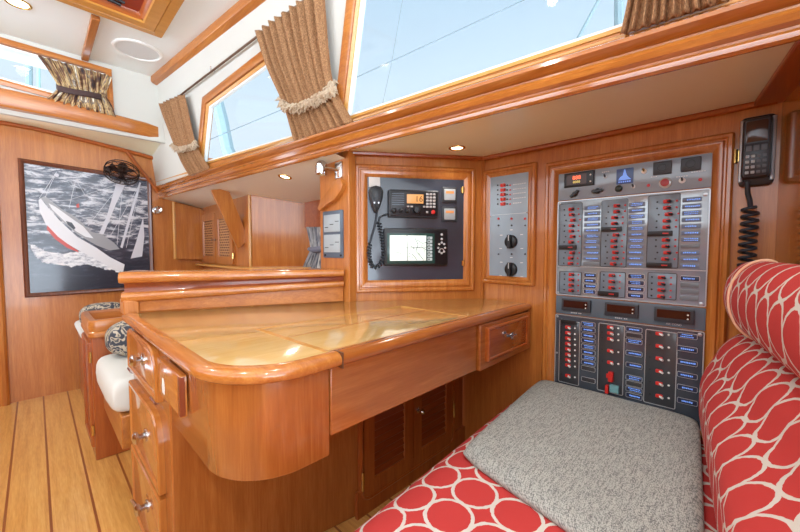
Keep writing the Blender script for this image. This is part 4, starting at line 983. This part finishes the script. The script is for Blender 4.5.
# prototypes ------------------------------------------------------
def mk_breaker(a_, z_, lever_right=True):
    b = MB(); b.plate(rrect(a_-.010, a_+.010, z_-.006, z_+.006, .003), .002, .007, M6, .002); o = b.build('breaker', RED, t)
    b = MB(); b.tube([M6 @ Vector((a_+.002, z_, .006)), M6 @ Vector((a_+.011, z_-.002, .014))], [.0032, .004], 7); b.build('lever', CHAR if lever_right else PAPER, o)
    b = MB(); b.lathe([(.0035, .002), (.0032, .004), (.001, .005)], M6 @ Matrix.Translation((a_+.026, z_, 0)), 9); b.build('indicator_light', REDL if lever_right else PAPER, o)
    b = MB(); b.lathe([(.003, .002), (.003, .003), (.001, .0032)], M6 @ Matrix.Translation((a_-.026, z_, 0)), 8); b.build('indicator_light', BLACK, o)
    return o, (a_, z_)
ubr = mk_breaker(*ux(88, 214)); lbr = mk_breaker(*lx(95, 152), False); used = [False, False]
def put_breaker(which, a_, z_):
    o, (pa, pz) = (ubr, lbr)[which]
    if not used[which] and abs(a_-pa)+abs(z_-pz) < 1e-6: used[which] = True; return
    copy_tree(o, None, M6.to_3x3() @ Vector((a_-pa, z_-pz, 0)))
labs = []
def mk_label(a0, a1, z_, h, kind, seed):
    b = MB(); b.plate(rrect(a0, a1, z_-h/2, z_+h/2, .003, 3), .0005, .0025, M6, .0005); 
    o = b.build('label_plate', {'lower': BLUEB, 'grey': BLUEG, 'blank': BRKD if z_ < .75 else mat('blank_label', (112, 120, 126), .3), 'soft': BLUEG}[kind], t)
    if z_ < .72 or kind == 'lower':
        b = MB(); b.ring(rrect(a0, a1, z_-h/2, z_+h/2, .003, 3), [(-.0008, .0005), (-.0008, .003), (.0005, .003), (.0005, .0005)], M6); b.build('label_rim', EDGE, o)
    if kind in ('lower', 'grey', 'soft'):
        r = random.Random(seed); b = MB(); lines = (1, 2)[r.random() > .6]; w = (a1-a0)
        for ln in range(lines):
            zc_ = z_+(.0 if lines == 1 else (h*.2 if ln == 0 else -h*.2)); th = h*(.30 if lines == 1 else .18); x = a0+w*r.uniform(.12, .25); xe = a1-w*r.uniform(.1, .25)
            while x < xe: lw = r.uniform(.0025, .0042); b.box(x, x+lw, zc_-th/2*r.uniform(.7, 1.2), zc_+th/2*r.uniform(.7, 1.2), .0025, .0032, M6); x += lw+.0011
        b.build('lit_lettering', BLUEL, o)
    return o
# breaker strips
def strip_plate(p0, p1, mt, r=.004):
    a0, z1 = p0; a1, z0 = p1
    b = MB(); b.plate(rrect(a0, a1, z0, z1, r, 3), .0005, .002, M6, .0005); o = b.build('breaker_strip', mt, t)
    b = MB(); b.ring(rrect(a0, a1, z0, z1, r, 3), [(-.001, .0005), (-.001, .003), (.0012, .003), (.0012, .0005)], M6); b.build('strip_edge', EDGE if mt is BRKD else BRKD, o)
UC = [(50, 120, 198, 404, 88, (130, 182), 86), (190, 270, 186, 406, 230, (276, 330), 230), (345, 442, 170, 410, 402, (453, 518), 386)]
rws = [(214, 394), (203, 395), (188, 400)]
n_up = 0
for ci, (x0, x1, y0, y1, xb, (l0, l1), xb2) in enumerate(UC):
    strip_plate(ux(x0, y0), ux(x1, y1), BRK)
    r0_, r1_ = rws[ci]
    for k in range(11):
        a_ = ux(xb, 300)[0]; z_ = ux(xb, r0_)[1]*(1-k/10)+ux(xb, r1_)[1]*k/10
        black = k in {0: (7,), 1: (4,), 2: (5, 10)}[ci]
        if black:
            b = MB(); b.plate(rrect(ux(x0+6, 0)[0], ux(x1-6, 0)[0], z_-.0085, z_+.0085, .001), .002, .011, M6, .001); g_ = b.build('guard_cover', BLACK, t)
            b = MB(); b.box(a_-.008, a_+.008, z_-.002, z_+.002, .011, .0125, M6); b.build('red_mark', RED, g_)
        else:
            shift = (k % 3 == 2)*.005 if ci != 1 else (k % 4 < 2)*.006
            if ci == 0 and k == 0: shift = 0
            if ci == 0 and k == 0: put_breaker(0, *ux(88, 214))
            else: put_breaker(0, a_+shift, z_)
        la0 = ux(l0, 300)[0]; la1 = ux(l1, 300)[0]
        kind = 'grey'
        if (ci == 0 and k == 10) or (ci == 2 and k == 7): kind = 'blank'
        mk_label(la0, la1, z_, .0145, kind, ci*20+k)
LC = [(50, 120, 420, 498, 88, (130, 170), (430, 483)), (184, 266, 421, 508, 222, (276, 330), (433, 495)), (343, 436, 424, 516, 387, (450, 514), (440, 503))]
for ci, (x0, x1, y0, y1, xb, (l0, l1), (r0_, r1_)) in enumerate(LC):
    strip_plate(ux(x0, y0), ux(x1, y1), BRK)
    for k in range(4):
        a_ = ux(xb, 460)[0]; z_ = ux(xb, r0_)[1]*(1-k/3)+ux(xb, r1_)[1]*k/3
        if ci == 1 and k == 3:
            b = MB(); b.plate(rrect(ux(x0+6, 0)[0], ux(x1-6, 0)[0], z_-.0085, z_+.0085, .001), .002, .011, M6, .001); g_ = b.build('guard_cover', BLACK, t)
            b = MB(); b.box(a_-.006, a_+.010, z_-.002, z_+.002, .011, .0125, M6); b.build('red_mark', RED, g_)
        else: put_breaker(0, a_, z_)
        mk_label(ux(l0, 460)[0], ux(l1, 460)[0], z_, .0155, 'lower' if not (ci == 2 and k > 0) else 'blank', 100+ci*10+k)
# three digital meters in the middle
for x0, x1, y0, y1 in ((72, 190, 36, 96), (248, 385, 50, 112), (450, 615, 66, 132)):
    a0, z1 = lx(x0, y0); a1, _ = lx(x1, y0); _, z0 = lx(x0, y1); z1 = .785; z0 = .738
    b = MB(); b.plate(rrect(a0, a1, z0, z1, .002), 0, .012, M6, .002); me_ = b.build('digital_meter', CHAR, t)
    b = MB(); b.box(a0+.008, a1-.010, z0+.014, z1-.006, .012, .0126, M6); b.build('display', DISPD, me_)
    for zz2 in (.755, .768): b = MB(); b.lathe([(.0025, .012), (.0025, .0135), (.001, .014)], M6 @ Matrix.Translation((a1-.016, zz2, 0)), 8); b.build('button', PAPER, me_)
    if x0 == 450: text('AIR COND', .0085, M6 @ Matrix.Translation(((a0+a1)/2, .731, .0005)), LETT, t)
    else:
        b = MB(); am = (a0+a1)/2
        for q_ in range(6): b.box(am-.02+q_*.006+(.004 if q_ > 3 else 0), am-.0155+q_*.006+(.004 if q_ > 3 else 0), .7290, .7325, 0, .0008, M6)
        b.build('lettering', LETT, t)
# lower section
def lowcol(x0, x1, y0, y1, xb, ys_, lab):
    strip_plate(lx(x0, y0), lx(x1, y1), BRKD)
    for k, y in enumerate(ys_):
        a_, z_ = lx(xb, y)
        put_breaker(1, a_, z_)
    for x, y, kd, sd in lab:
        a0 = lx(x[0], y)[0]; a1, z_ = lx(x[1], y); z_ = lx((x[0]+x[1])/2, y)[1]
        mk_label(a0, a1, z_, .0165, kd, sd)
lowcol(62, 138, 122, 392, 95, (152, 175, 197, 219, 241, 263, 285, 307, 350), [((150, 206), y, 'lower' if y < 320 else 'blank', int(y)) for y in (140, 163, 187, 208, 233, 255, 277, 299, 322, 368)])
b = MB(); a_, z_ = lx(98, 130); b.plate(rrect(a_-.030, a_+.028, z_-.008, z_+.008, .001), .002, .010, M6, .001); b.build('guard_cover', BLACK, t)
lowcol(222, 318, 134, 432, 268, (152, 176, 200, 248, 296), [((332, 398), y, kd, int(y)+7) for y, kd in ((162, 'lower'), (186, 'blank'), (210, 'lower'), (260, 'lower'), (309, 'lower'), (361, 'lower'), (385, 'blank'), (408, 'lower'), (434, 'lower'))])
b = MB(); a_, z_ = lx(270, 352); b.box(a_-.006, a_+.010, z_-.018, z_+.018, .002, .018, M6); b.box(a_-.014, a_-.006, z_-.008, z_+.008, .002, .010, M6); b.build('main_switch', RED, t, bevel=.002)
b = MB(); a_, z_ = lx(282, 402); b.box(a_-.012, a_+.018, z_-.014, z_+.014, .002, .014, M6); g_ = b.build('main_switch', mat('teal_tab', (110, 160, 164), .4), t, bevel=.002)
b = MB(); a_, z_ = lx(256, 402); b.box(a_-.004, a_+.006, z_-.014, z_+.014, .002, .018, M6); b.build('red_mark', RED, g_)
lowcol(414, 532, 160, 488, 468, (178, 229, 280, 331, 382, 433), [((542, 624), y, 'lower', int(y)+3) for y in (188, 242, 297, 350, 402, 457)])
# screws at the corners
for a_, z_ in ((A0+.008, 1.160), (A1-.012, 1.150), (A0+.008, .806), (A1-.012, .806), (A1-.012, .708), (A0+.008, .708), (A0+.008, .56)):
    b = MB(); b.lathe([(.006 if a_ > -.2 else .004, 0), (.006 if a_ > -.2 else .004, .003), (.002, .004)], M6 @ Matrix.Translation((a_, z_, 0)), 12); b.build('screw', SATIN, t)
# top section instruments
def tx(x, y): return HP(550+x/4.848, 150+y/4.848)
a0, z1 = tx(74, 118); a1, _ = tx(216, 110); z0 = tx(74, 186)[1]
b = MB(); b.plate(rrect(a0, a1, z0, z1, .002), 0, .012, M6, .002); me_ = b.build('digital_meter', BLACK, t)
b = MB(); b.box(a0+.010, a1-.024, z0+.008, z1-.008, .012, .0126, M6); ds = b.build('display', mat('meter_display', (70, 42, 30), .3), me_)
text('888', .020, M6 @ Matrix.Translation(((a0+a1)/2-.006, (z0+z1)/2+.006, .0128)), REDD, ds)
text('8888', .013, M6 @ Matrix.Translation(((a0+a1)/2-.006, (z0+z1)/2-.010, .0128)), mat('lit_green_digits', (190, 170, 90), .4, emit=(200, 180, 90), es=.9), ds)
for dz in (.25, .7): b = MB(); b.lathe([(.003, .012), (.003, .0135), (.001, .014)], M6 @ Matrix.Translation((a1-.010, z0+(z1-z0)*dz, 0)), 8); b.build('button', PAPER, me_)
c_, z_ = tx(363, 128); b = MB(); b.plate(rrect(c_-.026, c_+.026, z_-.026, z_+.028, .002), 0, .002, M6, .0005); lg = b.build('logo_plate', mat('logo_backing', (70, 96, 150), .3), t)
b = MB(); b.loft([(c_-.020, z_-.012), (c_+.020, z_-.012), (c_+.012, z_-.004), (c_+.006, z_+.004), (c_+.001, z_+.024), (c_-.002, z_+.024), (c_-.006, z_+.004), (c_-.014, z_-.002)], [(0, .002), (0, .003)], M6)
for q_ in range(6): b.box(c_-.019+q_*.0066, c_-.0145+q_*.0066, z_-.021, z_-.016, .002, .003, M6)
b.build('lit_emblem', BLUEL, lg)
for x, y in ((546, 88), (684, 70)):
    a_, z_ = tx(x, y); b = MB(); b.plate(rrect(a_-.025, a_+.025, z_-.021, z_+.021, .002), 0, .010, M6, .002); so = b.build('socket', CHAR, t)
    b = MB(); b.ring(circ(a_, z_, .013, 18), [(0, .010), (0, .013), (.003, .013), (.003, .010)], M6); b.build('socket_ring', BLACK, so)
for x, y in ((122, 214), (232, 200)):
    a_, z_ = tx(x, y); Mk = M6 @ Matrix.Translation((a_, z_, 0)) @ Matrix.Rotation(math.radians(40 if x < 200 else 5), 4, 'Z')
    b = MB(); b.lathe([(.010, 0), (.010, .008), (.006, .010)], Mk, 16); b.box(-.018, .018, -.005, .005, .006, .016, Mk); b.build('rotary_knob', BLACK, t, bevel=.0015)
a_, z_ = tx(334, 188); b = MB(); b.lathe([(.012, 0), (.012, .006), (.009, .012), (.002, .014)], M6 @ Matrix.Translation((a_, z_, 0)), 18); b.build('push_button', mat('dark_green_button', (30, 48, 40), .3), t)
a_, z_ = tx(559, 160); b = MB(); b.lathe([(.017, 0), (.017, .005), (.012, .007)], M6 @ Matrix.Translation((a_, z_, 0)), 22); rb = b.build('button_ring', EDGE, t)
b = MB(); b.lathe([(.012, .005), (.012, .012), (.004, .014)], M6 @ Matrix.Translation((a_, z_, 0)), 20); b.build('red_button', mat('dull_red', (170, 60, 64), .35), rb)
for x, y, rr_ in ((268, 130, .006), (456, 104, .008), (404, 178, .006), (641, 148, .009)):
    a_, z_ = tx(x, y); b = MB(); b.lathe([(rr_, 0), (rr_, .003), (rr_*.4, .004)], M6 @ Matrix.Translation((a_, z_, 0)), 14); so = b.build('toggle_collar', PAPER if rr_ > .006 else SATIN, t)
    b = MB(); b.tube([M6 @ Vector((a_, z_, .002)), M6 @ Vector((a_, z_+.006, .016))], .003, 7); b.build('toggle_lever', CHAR if rr_ != .008 else BRASS, so)
for x, y in ((478, 172), (729, 144)):
    a_, z_ = tx(x, y); b = MB(); b.lathe([(.005, 0), (.005, .003), (.001, .004)], M6 @ Matrix.Translation((a_, z_, 0)), 10); b.build('indicator_light', REDL, t)
for x, y, n_ in ((270, 106, 4), (640, 128, 5), (720, 104, 6), (505, 130, 3)):
    a_, z_ = tx(x, y); b = MB()
    for q_ in range(n_): b.box(a_-.003*n_+q_*.0062, a_-.003*n_+.0045+q_*.0062, z_-.0012, z_+.0012, 0, .0006, M6)
    b.build('lettering', LETT, t)
# hinge of the electrical door
hinge(MH, -.030, 1.235, 1.275, t, .008)

# ------------------------------------------------------------------ handset on its cradle with coiled cord
t = thing('wall_handset', (XH, -.01, 1.16), 'black corded handset with keypad in a wall cradle beside the electrical panel', 'phone')
b = MB(); b.plate(rrect(-.022, .050, 1.162, 1.360, .012), 0, .020, MH, .005); b.build('cradle', BLACK, t)
b = MB(); b.loft(rrect(-.017, .041, 1.182, 1.350, .010), [(0, .020), (0, .036), (.004, .044), (.008, .045)], MH); hs = b.build('handset', CHAR, t, smooth=40)
b = MB(); b.plate(rrect(-.010, .034, 1.282, 1.340, .004), .045, .0465, MH, .0005); b.build('screen', mat('dark_brown_screen', (70, 48, 38), .12), hs)
b = MB(); b.plate(rrect(-.012, .036, 1.188, 1.278, .003), .045, .0462, MH, .0005); b.build('keypad', mat('keypad_black', (30, 34, 42), .3), hs)
KEY = mat('handset_key', (170, 180, 186), .4)
for i in range(4):
    for j in range(4):
        b = MB(); b.plate(rrect(-.009+i*.0115, -.001+i*.0115, 1.193+j*.015, 1.201+j*.015, .0015), .0462, .0482, MH, .0006); b.build('key', KEY if i < 2 else mat('k2', (90, 96, 104), .4) if (i, j) == (2, 0) else bpy.data.materials['k2'], hs)
for i in range(3):
    b = MB(); b.plate(rrect(-.009+i*.0155, .003+i*.0155, 1.256, 1.272, .0015), .0462, .048, MH, .0006); b.build('key', bpy.data.materials['k2'], hs)
for a in (-.018, .046): b = MB(); b.tube([MH @ Vector((a, 1.175, .026)), MH @ Vector((a, 1.35, .026))], .005, 8); b.build('side_rail', SATIN, hs)
pth = [MH @ Vector(q_) for q_ in ((-.004, 1.172, .04), (-.002, 1.158, .04), (-.001, 1.140, .035), (.004, 1.12, .03), (.006, 1.10, .026))]
b = MB(); b.tube(pth, .006, 8); b2 = helix([MH @ Vector((.006, 1.10, .026)), MH @ Vector((.004, 1.0, .024)), MH @ Vector((.003, .90, .024)), MH @ Vector((.003, .80, .024))], .017, 15, .0046); b.add(b2.v, b2.f); b.build('coiled_cord', RUBBER, t, smooth=80)

# ------------------------------------------------------------------ seat: base, cushion, pad, backrest, bolster
b = MB(); b.box(.08, 1.465, -.16 if False else -.02, .50, 0, .30)
tag(b.build('navigation_bench', wood('cherry', 'x'), bevel=.004), 'wooden base box under the red patterned seat cushion', 'bench')
b = pillow((.02, -.03), (1.462, -.03), (1.462, .655), (.02, .552), .358, .062, 34, p=6.0)
tag(b.build('seat_cushion', TREL, smooth=180), 'red seat cushion with white trellis pattern facing the chart table', 'cushion')
b = pillow((.66, .02), (1.462, .085), (1.462, .60), (.775, .535), .431, .023, 40, p=12.0, lump=.004)
tag(b.build('seat_pad', TWEED, smooth=180), 'grey tweed seat pad lying on the red trellis cushion', 'cushion')
# backrest
def back_sec(x):
    yb = .066-.12*(1.46-x); yt = .030-.178*(1.4-x); bk = -.064-.175*(1.47-x)
    e_ = max(0, (x-1.36)/.10); k = 1-.75*e_**3 if e_ > 0 else 1
    f_ = [(yb, .40), (yb+.025, .46), (yb+.03, .53), (yb+.026, .60), (yt+.030, .66), (yt+.012, .70), (yt-.02, .735), (yt-.06, .75), (bk+.012, .75), (bk+.004, .70), (bk+.004, .42), (bk+.03, .395)]
    return [Vector((x, bk+(y-bk)*(1-.35*max(0, e_)**3), .40+(z-.40)*(1-.05*max(0, e_)**3))) for y, z in f_]
xs_ = [.25+1.19*k/34 for k in range(35)]+[1.448, 1.456]
rows = []; uvs = []
def cat(sec):
    out = []; n = len(sec)
    for i in range(n-1 if False else n):
        p0_, p1_, p2_, p3_ = sec[i-1], sec[i], sec[(i+1) % n], sec[(i+2) % n]
        for s in (0, .33, .66):
            out.append(.5*((2*p1_)+(-p0_+p2_)*s+(2*p0_-5*p1_+4*p2_-p3_)*s*s+(-p0_+3*p1_-3*p2_+p3_)*s**3))
    return out
def loft_cushion(xs_, sec, u0=0):
    rows = [cat(sec(x)) for x in xs_]; b = grid(rows, closed=True); n = len(rows[0]); uv = {}
    for j, r in enumerate(rows):
        L = 0
        for i, p_ in enumerate(r):
            if i: L += (p_-r[i-1]).length
            uv[j*n+i] = ((p_.x+u0)*1.25, L*1.0)
    b.uv = uv; b.f.append(tuple(range(n))); b.f.append(tuple((len(rows)-1)*n+i for i in range(n-1, -1, -1))); return b
t = thing('back_cushion', (.9, -.1, .4), 'red trellis-patterned lower backrest cushion behind the grey pad', 'backrest')
loft_cushion(xs_, back_sec).build('cushion', TREL, t, smooth=60)
def bol_sec(x):
    e_ = max(0, (x-1.30)/.135); k = math.sqrt(max(0, 1-min(1, e_)**2.6)) if e_ > 0 else 1
    k = max(k, .25); yc = -.012-.172*(1.4-x); out = []
    for i in range(14):
        w = 2*PI*i/14-PI/2; r1 = .064*k*(1 if math.cos(w) > 0 else .75); r2 = .098*(.45+.55*k)
        out.append(Vector((x, yc+r1*math.cos(w), .852+r2*math.sin(w))))
    return out
bx = [.25+1.05*k/26 for k in range(27)]+[1.30+.135*math.sin(PI/2*k/9) for k in range(1, 10)]
t = thing('bolster_cushion', (.9, -.1, .75), 'red trellis-patterned bolster on top of the backrest, below the handset', 'bolster')
loft_cushion(bx, bol_sec).build('cushion', TREL, t, smooth=60)
pr_ = [Vector((x_.x, x_.y, x_.z)) for x_ in cat(bol_sec(1.25))]; cen = Vector((1.25, -.038, .852))
b = MB(); b.tube([cen+(p_-cen)*1.03 for p_ in pr_], .0032, 8, True); b.build('piping', PIPE, t, smooth=80)

# ------------------------------------------------------------------ outside: rigging seen through the windows
GREY = mat('galvanised_wire', (96, 106, 112), .7); PALE = mat('pale_mast_paint', (112, 126, 128), .7)
def far(x, y, d): 
    q = fw+rr*((x-400)/F)+up*((266-y)/F); return CAM+q*d
def outw(pts, r, mt, name, label, cat, dd):
    b = MB(); b.tube([far(x, y, d) for (x, y), d in zip(pts, dd)], r, 8); return tag(b.build(name, mt), label, cat)
outw([(180, 152), (281, 110), (342, 84), (524, 0), (560, -17)], .004, GREY, 'rigging_wire', 'thin wire crossing the sky diagonally through both big side windows', 'wire', [3.9, 3.6, 3.4, 3.0, 2.9])
outw([(380, 116), (392, 60), (406, -20)], .002, GREY, 'rigging_wire', 'faint steep wire seen through the large side window', 'wire', [3.4, 3.4, 3.4])
outw([(577, 40), (606, -14)], .010, PALE, 'stanchion_rail', 'pale slanted rail outside the right end of the large side window', 'rail', [2.4, 2.4])
outw([(619, 40), (619, -20)], .030, PALE, 'stanchion_post', 'pale upright post outside, beside the right-hand brown curtain', 'post', [2.4, 2.4])
outw([(240, 175), (228, 150), (222, 120), (214, 90), (206, 60)], .14, PALE, 'mast', 'pale grey mast outside the forward side window', 'mast', [8, 8, 8, 8, 8])
outw([(29, 100), (29, 30)], .06, PALE, 'harbour_post', 'pale grey post outside the forward window, left one', 'post', [8, 8])
outw([(39, 100), (38, 30)], .03, mat('green_grey', (120, 150, 140), .6), 'harbour_post', 'thin green-grey post outside the forward window, next to the curtain', 'post', [8, 8])

# ------------------------------------------------------------------ world and light
w = bpy.data.worlds.new('world'); SC.world = w; w.use_nodes = True; nt = w.node_tree; bg = nt.nodes['Background']
tc = nt.nodes.new('ShaderNodeTexCoord'); sx = nt.nodes.new('ShaderNodeSeparateXYZ'); nt.links.new(tc.outputs['Generated'], sx.inputs[0])
col = ramp(nt, sx.outputs[2], [(.0, (184, 196, 208)), (.03, (228, 236, 244)), (.30, (222, 233, 244)), (.6, (190, 214, 236)), (1.0, (130, 180, 230))])
nt.links.new(col, bg.inputs[0])
# unseen sky to port and astern brightened, added as fill for the cabin
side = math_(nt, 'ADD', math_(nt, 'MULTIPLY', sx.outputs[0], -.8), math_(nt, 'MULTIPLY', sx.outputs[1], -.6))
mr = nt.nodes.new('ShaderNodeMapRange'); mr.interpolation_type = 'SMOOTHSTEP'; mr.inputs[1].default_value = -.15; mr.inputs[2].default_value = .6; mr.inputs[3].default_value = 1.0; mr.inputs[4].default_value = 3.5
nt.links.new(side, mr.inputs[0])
# extra glow below the horizon, added to light the ceilings from beneath
gl = nt.nodes.new('ShaderNodeMapRange'); gl.inputs[1].default_value = -.02; gl.inputs[2].default_value = .02; gl.inputs[3].default_value = 4.2; gl.inputs[4].default_value = 1.0
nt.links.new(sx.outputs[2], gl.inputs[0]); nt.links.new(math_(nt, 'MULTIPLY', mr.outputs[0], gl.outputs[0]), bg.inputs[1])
def fill_lamp(x, y, p, label):  # out-of-view downlights added to brighten the cabin
    downlight((x, y, 2.18), Mdown((x, y, 2.18)), .05, label, p)
fill_lamp(-.5, .6, 22, 'added unseen ceiling fill light over the walkway, nearest the chart table')
fill_lamp(-.5, -.6, 22, 'added unseen ceiling fill light over the walkway, farthest aft')
fill_lamp(.3, .35, 16, 'added unseen ceiling fill light above the navigation seat')
fill_lamp(-.6, 1.9, 22, 'added unseen ceiling fill light over the walkway by the forward bulkhead')
SC.view_settings.view_transform = 'Standard'; SC.view_settings.look = 'None'; SC.view_settings.gamma = 1; SC.view_settings.use_curve_mapping = False
SC.view_settings.exposure = .27
